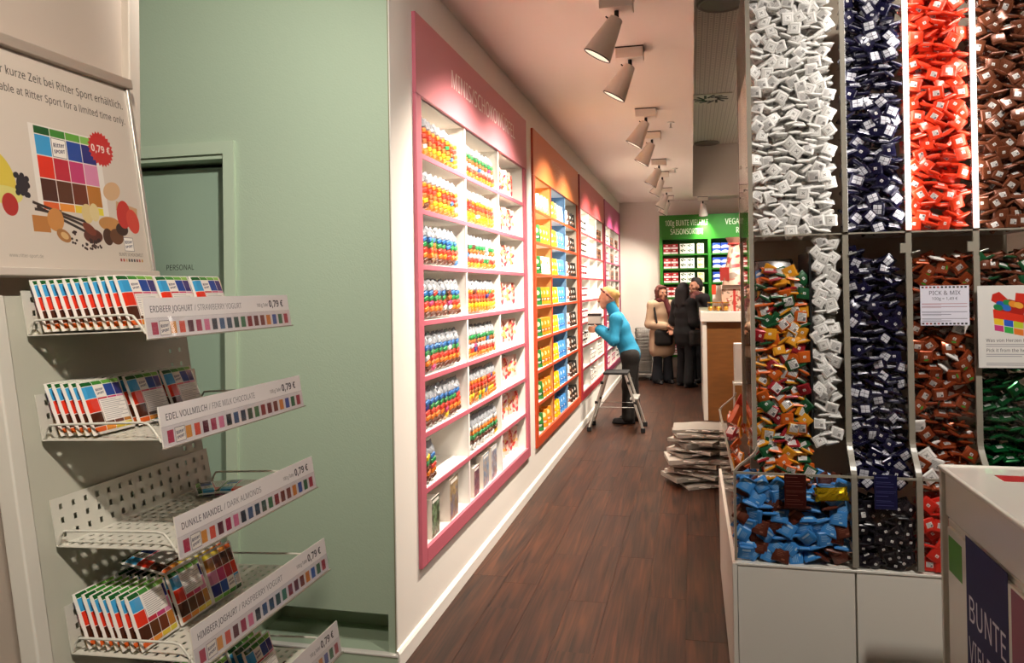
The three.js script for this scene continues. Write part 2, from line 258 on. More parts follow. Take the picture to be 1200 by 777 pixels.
const pink = shelfUnit(...UNITS[0], 'shelf_unit', 'recessed pink shelf unit lettered MINIS/SCHOKOWÜRFEL holding bags of minis', '#d0808a', 0xbb6070, (g, w, h) => thinText(g, 'MINIS/SCHOKOWÜRFEL', w * 0.53, h * 0.45, 62, w * 0.62));
const orange = shelfUnit(...UNITS[1], 'shelf_unit', 'recessed orange shelf unit with orange, blue and grey compartments', '#d9793f', 0xc4451c, (g, w, h) => { g.strokeStyle = '#f0c8a0'; letterStrokes(g, w * 0.36, h * 0.36, w * 0.3, h * 0.16, 14, 5); letterStrokes(g, w * 0.40, h * 0.58, w * 0.24, h * 0.13, 11, 6); }, [0xe0a462, 0x6f96b8, 0xbfb8ac]);
const redUnit = shelfUnit(...UNITS[2], 'shelf_unit', 'recessed red shelf unit behind the step ladder', '#bf5054', 0x9c2432, (g, w, h) => { g.strokeStyle = '#e0a698'; letterStrokes(g, w * 0.36, h * 0.36, w * 0.3, h * 0.16, 10, 7); letterStrokes(g, w * 0.36, h * 0.6, w * 0.3, h * 0.14, 10, 8); });
const magenta = shelfUnit(...UNITS[3], 'shelf_unit', 'recessed magenta shelf unit next to the back wall', '#b8487a', 0x8e1f50, (g, w, h) => { g.strokeStyle = '#e0a6c4'; letterStrokes(g, w * 0.3, h * 0.42, w * 0.14, h * 0.18, 6, 9); letterStrokes(g, w * 0.64, h * 0.42, w * 0.12, h * 0.16, 5, 10); });

// bags of minis: a clear bag with a column of coloured minis, gathered film on top
const miniHex = [0x2f6fb5, 0x1f8a4a, 0xd8392b, 0xe87c1e, 0x5a2c1a, 0xf2c21c, 0x2a2f7c, 0xc23a6e, 0xd9d9d6, 0xb0632a];
const miniMats = miniHex.map((h) => phys(h, 0.32, { clearcoat: 0.5, clearcoatRoughness: 0.2 }));
const miniG = RB(0.05, 0.022, 0.05, 0.006);
function bagTop(w, h, d, seed) {   // crinkled film standing above the minis, tapering to a seal
  const r = rng(seed), nu = 9, nv = 4, pos = [], idx = [];
  for (let j = 0; j <= nv; j++) for (let i = 0; i <= nu; i++) for (const s of [1, -1]) {
    const u = i / nu - 0.5, v = j / nv, dd = d / 2 * (1 - v * 0.85) * (1 - Math.pow(Math.abs(u * 2), 4) * 0.8);
    pos.push(s * (dd + (r() - 0.5) * 0.012 * (1 - Math.abs(v - 0.5))), v * h + (r() - 0.5) * 0.006 * v, u * w * (1 + (r() - 0.5) * 0.06));
  }
  const at = (i, j, s) => (j * (nu + 1) + i) * 2 + s;
  for (let j = 0; j < nv; j++) for (let i = 0; i < nu; i++) { idx.push(at(i, j, 0), at(i, j + 1, 0), at(i + 1, j, 0), at(i + 1, j, 0), at(i, j + 1, 0), at(i + 1, j + 1, 0)); idx.push(at(i, j, 1), at(i + 1, j, 1), at(i, j + 1, 1), at(i + 1, j, 1), at(i + 1, j + 1, 1), at(i, j + 1, 1)); }
  const g = new THREE.BufferGeometry(); g.setAttribute('position', new THREE.Float32BufferAttribute(pos, 3)); g.setIndex(idx); const n = g.toNonIndexed(); n.computeVertexNormals(); return n;
}
const bagTops = [1, 2, 3].map((s) => bagTop(0.078, 0.05, 0.05, s)), bagBody = RB(0.058, 0.138, 0.068, 0.012);
const PAL = { rainbow: [5, 4, 3, 2, 1, 0], gold: [3, 5, 9, 2, 3, 8], mixed: [3, 2, 8, 9, 1, 4], dusk: [8, 4, 1, 3, 8, 6] };
function miniBag(x, y, z, lean, palette, label, group, r) {
  const t = thing('mini_chocolate_bag', label, 'chocolate bag', [x, y, z], group); t.rotation.x = lean; t.rotation.y = (r() - 0.5) * 0.25;
  const p = PAL[palette];
  for (let k = 0; k < 5; k++) local(t, 'mini_chocolate', miniG, miniMats[r() < 0.12 ? Math.floor(r() * 10) : p[k + (palette === 'rainbow' ? 1 : 0)]], (r() - 0.5) * 0.004, 0.016 + k * 0.0262, (r() - 0.5) * 0.006);
  local(t, 'bag_top', bagTops[Math.floor(r() * 3)], M.filmShiny, 0, 0.14, 0);
  local(t, 'clear_film', bagBody, M.film, 0, 0.07, 0);
}
{
  const r = rng(41);
  for (let row = 0; row < 8; row++) for (let c = 0; c < 2; c++) {
    if (row === 7) continue;
    const [za, zb] = pink.cell(c), n = 9, y = rowY(row);
    const count = c === 0 && row === 6 ? 3 : n;
    const pal = c === 0 ? (row < 2 ? 'gold' : 'rainbow') : (row < 5 ? (row % 2 ? 'gold' : 'mixed') : row === 6 ? 'dusk' : 'gold');
    const where = ['top', 'second', 'third', 'fourth', 'fifth', 'sixth', 'seventh'][row], what = c === 0 ? 'first pink column' : 'middle pink column';
    for (let k = 0; k < count; k++) {
      const pitch = (za - zb - 0.09) / n, z = za - (c ? 0.085 : 0.055) - pitch * k - (r() - 0.5) * 0.006;
      miniBag(XW - 0.034 - r() * 0.006, y + 0.012, z, 0.2 + r() * 0.07, pal, `${ord[k]} bag of minis from the green wall side, ${where} shelf, ${what}`, `bags of minis, ${where} shelf, column ${c === 0 ? 'by the green wall' : 'in the middle'}`, r);
    }
  }
}
// patterned gift packs in the third pink column
const giftTex = [0, 1, 2].map((k) => canvasTexture(128, 256, (g, w, h) => { const r = rng(60 + k); g.fillStyle = ['#e9bfb2', '#e6b0a8', '#edcfc4'][k]; g.fillRect(0, 0, w, h); for (let i = 0; i < 30; i++) { g.fillStyle = ['#d8452f', '#e88a78', '#c93a4c', '#efb46a', '#f3c9c0'][Math.floor(r() * 5)]; g.beginPath(); g.ellipse(r() * w, r() * h * 0.75 + 10, 6 + r() * 16, 8 + r() * 22, r() * 3, 0, 7); g.fill(); } g.fillStyle = '#fbf4f0'; g.fillRect(0, h * 0.84, w, h * 0.16); g.strokeStyle = '#b0473e'; g.lineWidth = 5; g.beginPath(); g.arc(w * 0.5, h * 0.86, 14, 0, Math.PI); g.stroke(); }));
const whiteCard = paint(0xf0e6df, 0.5), giftMats = giftTex.map((t) => [print(t, 0.35), whiteCard, whiteCard, whiteCard, print(t, 0.35), whiteCard]);
{
  const r = rng(43), [za, zb] = pink.cell(2);
  for (let row = 0; row < 8; row++) for (let k = 0; k < 5; k++) {
    const z = za - 0.07 - k * (za - zb - 0.1) / 5, m = single('gift_pack', RB(0.05, 0.19, 0.095, 0.004), giftMats[(k + row) % 3], `${ord[k]} patterned gift pack from the divider, ${['top', 'second', 'third', 'fourth', 'fifth', 'sixth', 'seventh', 'bottom'][row]} shelf of the pink unit`, 'gift pack', [XW - 0.07 - r() * 0.02, rowY(row) + 0.0975, z], `patterned gift packs, ${['top', 'second', 'third', 'fourth', 'fifth', 'sixth', 'seventh', 'bottom'][row]} shelf`);
    m.rotation.set(0.05, -0.35 - r() * 0.2, 0);
  }
}
// thick picture books and boxes on the bottom pink shelf
const coverTex = [['#20351f', '#7aa36a', '#d8e0d0'], ['#7d6a4c', '#cfae6a', '#6670a8'], ['#6f3b44', '#c99', '#335'], ['#8aa0b8', '#c8a080', '#50708e'], ['#b8bec9', '#9a6a5a', '#41557a']].map((cs, k) => canvasTexture(128, 192, (g, w, h) => { const r = rng(80 + k); g.fillStyle = cs[0]; g.fillRect(0, 0, w, h); for (let i = 0; i < 90; i++) { g.fillStyle = cs[1 + Math.floor(r() * 2)]; g.globalAlpha = 0.3; g.beginPath(); g.ellipse(r() * w, h * 0.15 + r() * h * 0.8, 4 + r() * 18, 4 + r() * 14, r() * 3, 0, 7); g.fill(); } g.globalAlpha = 1; g.fillStyle = '#f2efe9'; g.fillRect(w * 0.1, h * 0.05, w * 0.8, h * 0.08); }));
const pageMat = paint(0xeee9df, 0.6), spineMat = paint(0xd9cfc3, 0.5);
{
  const y = rowY(7);
  const list = [[0, -3.60, 0.07, 0.19, 0.13, 0, 'slim hardback with a dark green cover on the bottom pink shelf'], [0, -3.9, 0.1, 0.215, 0.16, 1, 'thick boxed book with a gold and violet cover on the bottom pink shelf'], [1, -4.34, 0.06, 0.17, 0.13, 2, 'short book with a dark red picture cover on the bottom pink shelf'], [1, -4.55, 0.045, 0.2, 0.15, 3, 'pale blue book on the bottom pink shelf'], [1, -4.75, 0.08, 0.21, 0.16, 4, 'tall grey picture book on the bottom pink shelf']];
  for (const [, z, th, h, w, k, lab] of list) {
    const t = thing('picture_book', lab, 'book', [XW - th / 2 - 0.006, y, z]); t.rotation.y = 0.04;
    local(t, 'page_block', B(th - 0.008, h - 0.012, w - 0.006), pageMat, -0.0, h / 2, 0);
    local(t, 'front_cover', B(0.004, h, w), [print(coverTex[k], 0.3), spineMat, spineMat, spineMat, spineMat, spineMat], th / 2 - 0.002, h / 2, 0);
    local(t, 'back_cover', B(0.004, h, w), spineMat, -th / 2 + 0.002, h / 2, 0);
    local(t, 'spine', B(th, h, 0.004), spineMat, 0, h / 2, w / 2);
  }
}
// small white price tags on shelf edges are part of the shelves; cartons in the orange unit
const packTex = (base, band, dot) => canvasTexture(96, 144, (g, w, h) => { g.fillStyle = base; g.fillRect(0, 0, w, h); g.fillStyle = band; g.fillRect(0, h * 0.6, w, h * 0.22); g.fillStyle = dot; g.beginPath(); g.ellipse(w / 2, h * 0.32, w * 0.28, h * 0.14, 0, 0, 7); g.fill(); g.fillStyle = 'rgba(255,255,255,.85)'; g.fillRect(w * 0.2, h * 0.66, w * 0.6, h * 0.05); g.fillRect(w * 0.28, h * 0.74, w * 0.44, h * 0.03); });
const packKinds = { green: ['#2f7a35', '#1c4d22', '#d5e6b0'], orange: ['#f0901f', '#d86412', '#fbe2a0'], yellow: ['#f0c01c', '#e09a10', '#fff4c0'], blue: ['#4b93d6', '#2c69b0', '#cfe6f6'], white: ['#f2efea', '#8c4a34', '#c9a27e'], brown: ['#4a3024', '#2d1c15', '#cbb59a'], black: ['#24211f', '#6a4b36', '#d8d0c4'], cream: ['#f4efe2', '#c8b8a0', '#e08a40'] };
const packMats = Object.fromEntries(Object.entries(packKinds).map(([k, v]) => { const s = paint(v[0], 0.4), p = print(packTex(...v), 0.32); return [k, [p, s, s, s, s, s]]; }));
{
  const r = rng(47), rows = ['top', 'second', 'third', 'fourth', 'fifth', 'sixth', 'seventh', 'bottom'];
  const fill = [[['green', 'orange', 'orange', 'orange'], ['yellow', 'yellow', 'blue', 'blue', 'blue'], ['white', 'brown', 'black', 'black']]];
  for (let row = 0; row < 8; row++) for (let c = 0; c < 3; c++) {
    const [za, zb] = orange.cell(c), kinds = fill[0][c].slice(); if (c === 0 && row < 2) kinds.splice(0, 4, 'green', 'yellow', 'yellow', 'orange'); if (c === 0 && row === 2) kinds.splice(0, 4, 'green', 'cream', 'cream', 'cream'); if (c === 0 && row === 7) kinds.splice(2, 2, 'orange');
    kinds.forEach((k, i) => {
      const h = c === 2 ? 0.145 : 0.15, w = 0.088, z = za - (c ? 0.14 : 0.24) - i * (za - zb - (c ? 0.2 : 0.3)) / (kinds.length - 0.6);
      const m = single('chocolate_pack', RB(0.028, h, w, 0.003), packMats[k], `${k} chocolate pack, ${ord[i]} from the ${c === 1 ? 'blue compartment divider' : c ? 'grey compartment divider' : 'frame'}, ${rows[row]} shelf of the orange unit`, 'chocolate pack', [XW - 0.036 - r() * 0.006, rowY(row) + h / 2 + 0.005, z], `${k} packs, ${rows[row]} shelf of the orange unit`);
      m.rotation.order = 'YXZ'; m.rotation.set(0, -0.62 - r() * 0.25, 0.14);
    });
  }
}
// red and magenta units: small cartons in two layers, some shelves nearly empty
{
  const r = rng(53), rows = ['top', 'second', 'third', 'fourth', 'fifth', 'sixth', 'seventh', 'bottom'];
  const boxTex = (base, band) => canvasTexture(96, 64, (g, w, h) => { g.fillStyle = base; g.fillRect(0, 0, w, h); g.fillStyle = band; g.fillRect(0, h * 0.1, w, h * 0.3); g.beginPath(); g.ellipse(w * 0.5, h * 0.7, w * 0.2, h * 0.18, 0, 0, 7); g.fill(); });
  const kinds = { 'white and black': ['#f3eee8', '#2a1c1c'], 'white and wine red': ['#f4efea', '#7c1f2c'], 'plain white': ['#f5f1ea', '#e6ddd2'], 'grey and white': ['#eeebe4', '#9c988f'], 'dark brown': ['#41251c', '#8a5a3c'], 'pink and white': ['#f3e2e2', '#c04a72'] };
  const mats = Object.fromEntries(Object.entries(kinds).map(([k, v]) => { const s = paint(v[0], 0.45), p = print(boxTex(...v), 0.4); return [k, [p, s, s, s, p, s]]; }));
  for (const [unit, where, plan] of [[redUnit, 'red', [['white and black', 'plain white', 'dark brown'], ['white and black', 'plain white', 'dark brown'], ['white and wine red', 'plain white', null], ['white and wine red', null, null], ['white and wine red', null, null], ['white and black', 'plain white', 'dark brown'], [null, 'grey and white', 'grey and white'], [null, 'grey and white', 'plain white']]], [magenta, 'magenta', [['white and black', 'dark brown', 'dark brown'], ['pink and white', 'dark brown', 'pink and white'], ['white and wine red', 'dark brown', 'dark brown'], ['pink and white', 'white and black', 'dark brown'], ['white and black', 'dark brown', 'pink and white'], ['pink and white', 'white and black', 'white and black'], ['pink and white', 'white and black', 'pink and white'], ['pink and white', 'pink and white', 'white and black']]]]) {
    for (let row = 0; row < 8; row++) for (let c = 0; c < 3; c++) {
      const k = plan[row][c]; if (!k) continue;
      const [za, zb] = unit.cell(c);
      if (where === 'red' && row === 1 && c === 1) { single('gift_box', RB(0.06, 0.2, 0.12, 0.004), paint(0x3ba628, 0.4), 'tall bright green gift box on the second shelf of the red unit', 'gift box', [XW - 0.06, rowY(row) + 0.1, za - 0.12]); single('gift_box', RB(0.06, 0.19, 0.3, 0.004), paint(0xf2ede4, 0.4), 'wide white gift box beside the green one in the red unit', 'gift box', [XW - 0.06, rowY(row) + 0.095, za - 0.4]); continue; }
      const n = k === 'plain white' ? 3 : 4, layers = k === 'plain white' ? 1 : k === 'grey and white' ? 3 : 2, h = k === 'plain white' ? 0.15 : k === 'grey and white' ? 0.055 : 0.075, w = k === 'plain white' ? 0.13 : 0.12;
      for (let i = 0; i < n; i++) for (let l = 0; l < layers; l++) {
        if (l === layers - 1 && r() < 0.2) continue;
        single('chocolate_box', RB(0.09, h, w, 0.003), mats[k], `${k} box, ${ord[l]} layer, ${ord[i]} in column ${['one', 'two', 'three'][c]}, ${rows[row]} ${where} shelf`, 'box', [XW - 0.055 - r() * 0.008, rowY(row) + h / 2 + l * (h + 0.0005), za - 0.09 - i * (za - zb - 0.06) / n], `${k} boxes, ${rows[row]} shelf of the ${where} unit`).rotation.y = (r() - 0.5) * 0.15;
      }
    }
  }
}

// ---------- green unit on the back wall ----------
{
  const X0 = -0.535, X1 = 1.55, Y0 = 0.36, Y1 = 2.82, YH = 2.40, D = 0.26, Zf = ZB + D;
  const t = thing('shelf_unit', 'bright green wall unit lettered 100g BUNTE VIELFALT SAISONSORTEN on the back wall', 'shelf unit', [(X0 + X1) / 2, Y0, ZB]);
  const gm = paint(0x217a14, 0.45), xc = (X0 + X1) / 2, W = X1 - X0;
  const head = canvasTexture(1024, 208, (g, w, h) => { g.fillStyle = '#237a18'; g.fillRect(0, 0, w, h); g.fillStyle = '#e6f2dc'; g.font = '66px sans-serif'; g.textAlign = 'center'; g.textBaseline = 'middle'; const k = w / W; g.fillText('100g BUNTE VIELFALT', 0.46 * k, h * 0.33, 0.72 * k); g.fillText('SAISONSORTEN', 0.46 * k, h * 0.68, 0.55 * k); g.fillText('VEGAN', 1.25 * k, h * 0.33, 0.3 * k); g.fillText('RU', 1.33 * k, h * 0.68, 0.12 * k); });
  part(t, 'header_panel', B(W, Y1 - YH, 0.03), [gm, gm, gm, gm, print(head, 0.4), gm], xc, (Y1 + YH) / 2, Zf - 0.015);
  part(t, 'top_board', B(W, 0.02, D - 0.03), gm, xc, YH + 0.01, ZB + (D - 0.03) / 2);
  part(t, 'back_panel', B(W, YH - Y0, 0.012), gm, xc, (YH + Y0) / 2, ZB + 0.006);
  const cols = [X0, 0.3, 0.97, X1];
  for (const x of cols) part(t, 'upright', B(0.05, YH - Y0, D - 0.012), gm, Math.min(Math.max(x, X0 + 0.025), X1 - 0.025), (YH + Y0) / 2, ZB + 0.012 + (D - 0.012) / 2);
  const n = 8, pitch = (YH - Y0 - 0.06) / n, labels = ['top', 'second', 'third', 'fourth', 'fifth', 'sixth', 'seventh', 'bottom'];
  const tex = { red: ['#a51f26', '#f0e8e2'], 'white and green': ['#eef0e4', '#2f5a2a'], yellow: ['#f1e6c0', '#f0b81c'], blue: ['#1f49b0', '#eef2f8'] };
  const mats = Object.fromEntries(Object.entries(tex).map(([k, [a, b]]) => { const s = paint(a, 0.45), c = canvasTexture(96, 64, (g, w, h) => { g.fillStyle = a; g.fillRect(0, 0, w, h); g.fillStyle = b; if (k === 'red') { g.fillRect(0, h * 0.62, w, h * 0.38); g.fillRect(w * 0.3, h * 0.2, w * 0.35, h * 0.2); } else if (k === 'blue') { g.beginPath(); g.moveTo(0, h * 0.7); g.quadraticCurveTo(w * 0.5, h * 0.1, w, h * 0.6); g.lineTo(w, h); g.lineTo(0, h); g.fill(); } else { for (const [x, y] of [[0.2, 0.3], [0.45, 0.2], [0.7, 0.35], [0.35, 0.5]]) { g.beginPath(); g.ellipse(w * x, h * y, w * 0.11, h * 0.14, 0, 0, 7); g.fill(); } } }); return [k, [s, s, s, s, print(c, 0.4), s]]; }));
  for (let r = 0; r < n; r++) {
    const y = YH - (r + 1) * pitch;
    for (let c = 0; c < 3; c++) part(t, 'shelf', B(cols[c + 1] - cols[c] - 0.05, 0.025, D - 0.03), gm, (cols[c] + cols[c + 1]) / 2 + (c === 0 ? 0.012 : c === 2 ? -0.012 : 0), y - 0.0125, ZB + (D - 0.03) / 2 + 0.012);
    const place = (k, x, h, w, l, i) => single('chocolate_carton', RB(w, h, 0.12, 0.003), mats[k], `${l ? 'upper' : 'lower'} ${k} chocolate carton, ${ord[i]} from the white wall side, ${labels[r]} green shelf`, 'carton', [x, y + h / 2 + l * (h + 0.0005), Zf - 0.075], `${k} cartons, ${labels[r]} shelf of the green unit`);
    for (let l = 0; l < 2; l++) {
      for (let i = 0; i < 2; i++) { place('red', -0.41 + i * 0.125, 0.085, 0.118, l, i); place('white and green', -0.135 + i * 0.122, 0.085, 0.118, l, i); }
      place('yellow', 0.15, 0.085, 0.11, l, 0);
      for (let i = 0; i < 3; i++) place('blue', 0.415 + i * 0.14, 0.085, 0.13, l, i);
    }
  }
}
// ---------- bar display stand on the left, leaning back ----------
const LEAN = 0.155, leanA = Math.atan(LEAN), standX = (y) => -1.104 - LEAN * (y - 1.528);
const SZ0 = -1.03, SZ1 = -1.5;
{
  // the upright board behind the stand
  const b = thing('display_board', 'tall off-white board with a slim frame behind the bar stand', 'board', [-1.225, 0, -1.0]);
  part(b, 'panel', B(0.03, 2.9, 1.0), paint(0xcfc2b6, 0.6), -1.235, 1.45, -0.955);
  part(b, 'frame_post', RB(0.05, 2.9, 0.035, 0.004), paint(0xd9d0c4, 0.45), -1.225, 1.45, -1.472);
  part(b, 'foot', B(0.3, 0.02, 1.05), M.metalWhite, -1.225, 0.01, -0.965);
}
const stand = thing('bar_display_stand', 'white metal stand of perforated trays for chocolate bars, with a poster on top', 'display stand', [standX(0), 0, (SZ0 + SZ1) / 2]);
{
  const panelH = 1.6 / Math.cos(leanA);
  const pan = part(stand, 'back_panel', (() => {
    const s = new THREE.Shape([[-0.235, 0], [0.235, 0], [0.235, panelH], [-0.235, panelH]].map((p) => new THREE.Vector2(...p)));
    for (let y = 0.5; y < panelH - 0.06; y += 0.03) for (const x of [0.205, 0.175]) s.holes.push(new THREE.Path([[x - 0.004, y], [x - 0.004, y + 0.009], [x + 0.004, y + 0.009], [x + 0.004, y]].map((p) => new THREE.Vector2(...p))));
    return new THREE.ExtrudeGeometry(s, { depth: 0.003, bevelEnabled: false }).rotateY(Math.PI / 2);
  })(), paint(0xc9cabd, 0.45), standX(0), 0, (SZ0 + SZ1) / 2);
  pan.rotation.z = leanA;
  const up = part(stand, 'upright', RB(0.035, panelH, 0.03, 0.004), paint(0xe0dfd6, 0.4), standX(0) + 0.004, 0, SZ0 + 0.012); up.rotation.z = leanA; up.geometry = moved(up.geometry, 0, panelH / 2, 0);
  part(stand, 'foot_plate', B(0.42, 0.012, 0.5), M.metalWhite, standX(0) + 0.08, 0.006, (SZ0 + SZ1) / 2);
}
// trays
const holes = (s, x0, x1, nx, y0, y1, ny, w, h) => { for (let i = 0; i < nx; i++) for (let j = 0; j < ny; j++) { const x = x0 + (x1 - x0) * i / (nx - 1), y = y0 + (y1 - y0) * j / (ny - 1); s.holes.push(new THREE.Path([[x - w, y - h], [x - w, y + h], [x + w, y + h], [x + w, y - h]].map((p) => new THREE.Vector2(...p)))); } };
const TL = 0.425, TD = 0.225;
const trayBase = (() => { const s = new THREE.Shape([[0, 0], [TD, 0], [TD, TL], [0, TL]].map((p) => new THREE.Vector2(...p))); holes(s, 0.016, TD - 0.016, 11, 0.016, TL - 0.016, 19, 0.0032, 0.0055); const g = new THREE.ExtrudeGeometry(s, { depth: 0.0015, bevelEnabled: false }); return g.rotateX(-Math.PI / 2); })();
const trayBack = (() => { const s = new THREE.Shape([[0, 0], [TL, 0], [TL, 0.078], [0, 0.078]].map((p) => new THREE.Vector2(...p))); holes(s, 0.02, TL - 0.02, 15, 0.016, 0.062, 3, 0.0038, 0.0048); const g = new THREE.ExtrudeGeometry(s, { depth: 0.0015, bevelEnabled: false }); return g.rotateY(Math.PI / 2); })();
const trayY = (n) => 1.532 - 0.1755 * n;
const wire = paint(0xdcdcd2, 0.35);
const stripTexts = ['ERDBEER JOGHURT / STRAWBERRY YOGURT', 'EDEL VOLLMILCH / FINE MILK CHOCOLATE', 'DUNKLE MANDEL / DARK ALMONDS', 'HIMBEER JOGHURT / RASPBERRY YOGURT', ''];
const squares = ['#b8405c', '', '#e09a4c', '#dd5a48', '#5c2436', '#a83054', '#d8749c', '#2c3846', '#3a5a86', '#33485e', '#34554e', '#3f7a55', '#8c3038', '#6a2c30', '#7a3a34', '#d8863c', '#3a5aa8', '#2f6a46', '#a83048'];
function logo(g, x, y, s, boxed = true) { g.save(); g.translate(x, y); if (boxed) { g.fillStyle = '#f4f0ea'; g.fillRect(-s / 2, -s / 2, s, s); g.strokeStyle = '#4a4a58'; g.lineWidth = s * 0.03; g.strokeRect(-s / 2, -s / 2, s, s); } g.fillStyle = '#22254a'; g.textAlign = 'center'; g.textBaseline = 'middle'; g.transform(1, -0.12, 0, 1, 0, 0); g.font = 'bold ' + s * 0.32 + 'px sans-serif'; g.fillText('Ritter', 0, -s * 0.17, s * 0.82); g.font = 'bold ' + s * 0.26 + 'px sans-serif'; g.fillText('SPORT', 0, s * 0.17, s * 0.82); g.restore(); }
const stripMat = stripTexts.map((txt) => print(canvasTexture(1024, 160, (g, w, h) => {
  g.fillStyle = '#f1eef0'; g.fillRect(0, 0, w, h); g.fillStyle = '#e3dfe4'; g.fillRect(0, h * 0.5, w, h * 0.5); g.fillStyle = '#c9c6cc'; g.fillRect(0, h * 0.49, w, 2);
  g.textBaseline = 'middle'; g.textAlign = 'left'; g.font = '34px sans-serif'; const [a, b] = txt.split(' / '); g.fillStyle = '#2b2b3e'; if (a) { g.fillText(a, 30, h * 0.28, 250); const x = 30 + Math.min(250, g.measureText(a).width) + 10; g.fillStyle = '#8b8a92'; g.fillText('/ ' + b, x, h * 0.28, 330); }
  g.fillStyle = '#55545e'; g.font = '22px sans-serif'; g.fillText('100 g Tafel', 742, h * 0.3, 96); g.fillStyle = '#15152a'; g.font = 'bold 46px sans-serif'; g.fillText('0,79 €', 846, h * 0.27, 130);
  squares.forEach((c, i) => { const x = 28 + i * 52; if (i === 1) logo(g, x + 20, h * 0.75, 56); else { g.fillStyle = c; g.fillRect(x, h * 0.6, 34, h * 0.3); } });
}), 0.3));
function bone(x, y) { return [x, y]; }
// bars: flow-wrapped squares
function pillow(w, h, t, fin, nx = 6, ny = 6, tooth = 0.0015) {
  const pos = [], uv = [], idx = [], xs = [], W = w / 2, H = h / 2, prof = (s) => 1 - Math.pow(Math.abs(s), 9);
  xs.push(-W - fin); for (let i = 0; i <= nx; i++) xs.push(-W + w * i / nx); xs.push(W + fin);
  const bp = (n, k) => { const t = k / n * 2 - 1; return Math.abs(t) >= 0.999 ? t : Math.abs(t) > 1 - 2.5 / n ? Math.sign(t) * 0.86 : t; };
  for (let i = 0; i <= nx; i++) xs[i + 1] = W * bp(nx, i);
  const C = xs.length, R = ny + 1;
  for (const side of [1, -1]) for (let j = 0; j < R; j++) for (let i = 0; i < C; i++) {
    const y = H * bp(ny, j), fi = i === 0 || i === C - 1, x = xs[i] + (fi ? (j % 2 ? tooth : -tooth) * Math.sign(xs[i]) : 0);
    const z = fi ? 0.0004 : 0.0006 + (t / 2) * prof(xs[i] / W * 0.985) * prof(y / H * 0.985);
    pos.push(x, y, side * z); const u = (xs[i] + W + fin) / (w + 2 * fin), v = (y / H + 1) / 2; uv.push(side > 0 ? u * 0.5 : 1 - u * 0.5, v);
  }
  const at = (s, i, j) => s * R * C + j * C + i;
  for (const s of [0, 1]) for (let j = 0; j < ny; j++) for (let i = 0; i < C - 1; i++) { const a = at(s, i, j), b = at(s, i + 1, j), c = at(s, i + 1, j + 1), d = at(s, i, j + 1); if (s === 0) idx.push(a, b, c, a, c, d); else idx.push(a, c, b, a, d, c); }
  const edge = (i0, j0, i1, j1) => idx.push(at(0, i0, j0), at(1, i0, j0), at(0, i1, j1), at(1, i0, j0), at(1, i1, j1), at(0, i1, j1));
  for (let i = 0; i < C - 1; i++) { edge(i, 0, i + 1, 0); edge(i + 1, ny, i, ny); }
  for (let j = 0; j < ny; j++) { edge(0, j + 1, 0, j); edge(C - 1, j, C - 1, j + 1); }
  const g = new THREE.BufferGeometry(); g.setAttribute('position', new THREE.Float32BufferAttribute(pos, 3)); g.setAttribute('uv', new THREE.Float32BufferAttribute(uv, 2)); g.setIndex(idx); return toCreasedNormals(g, 0.5);
}
const barCols = [['#1d5a2b', '#3f8a35', '#66aa42', '#86c05a'], ['#3f9fd8', '', '#2a4da0', '#2b2f7c'], ['#e2341c', '#c12a3e', '#c73f75', '#d88ab0'], ['#4a2416', '#5a3016', '#6b3018', '#b8762c'], ['#e0622a', '#eb9330', '#e6c93a', '#e6d53c']];
function barFace(g, x0, w, h, label) {
  const hs = [0.09, 0.24, 0.26, 0.26, 0.1], gap = 0.012; let y = 0.02 * h;
  barCols.forEach((row, r) => { const rh = hs[r] * h; row.forEach((c, i) => { const cw = w * 0.9 / 4, x = x0 + w * 0.05 + i * cw; if (c) { g.fillStyle = c; g.fillRect(x + gap * w / 2, y, cw - gap * w, rh - gap * h); } else logo(g, x + cw / 2, y + rh / 2, cw * 0.95, false); }); y += rh; });
  if (label) { const [lx, ly, lw, lh] = label; g.fillStyle = '#efece8'; g.fillRect(x0 + lx * w, ly * h, lw * w, lh * h); g.fillStyle = '#8a8790'; for (let k = 0; k < 11; k++) g.fillRect(x0 + (lx + 0.03) * w, (ly + 0.03 + k * lh / 12) * h, lw * w * (0.55 + 0.37 * ((k * 7) % 5) / 4), h * 0.008); }
}
const barTex = (label, flip) => canvasTexture(512, 256, (g) => { g.fillStyle = '#f0ede8'; g.fillRect(0, 0, 512, 256); g.save(); if (flip) { g.translate(256, 256); g.rotate(Math.PI); } barFace(g, 0, 256, 256, label); g.restore(); barFace(g, 256, 256, 256, null); });
const barMatA = print(barTex([0.29, 0.38, 0.66, 0.42]), 0.22), barMatB = print(barTex([0.29, 0.1, 0.55, 0.42]), 0.22), barMatC = print(barTex([0.05, 0.1, 0.2, 0.2], true), 0.22);
const barG = pillow(0.088, 0.094, 0.0135, 0.004, 6, 6, 0.0006);
function bar(x, y, z, mat, label, group, lean, turn = 0) { const m = single('chocolate_bar', barG, mat, label, 'chocolate bar', [x, y, z], group); m.rotation.order = 'YXZ'; m.rotation.set(-lean, Math.PI / 2 + turn, 0); return m; }
const names5 = ['top', 'second', 'third', 'fourth', 'bottom'];
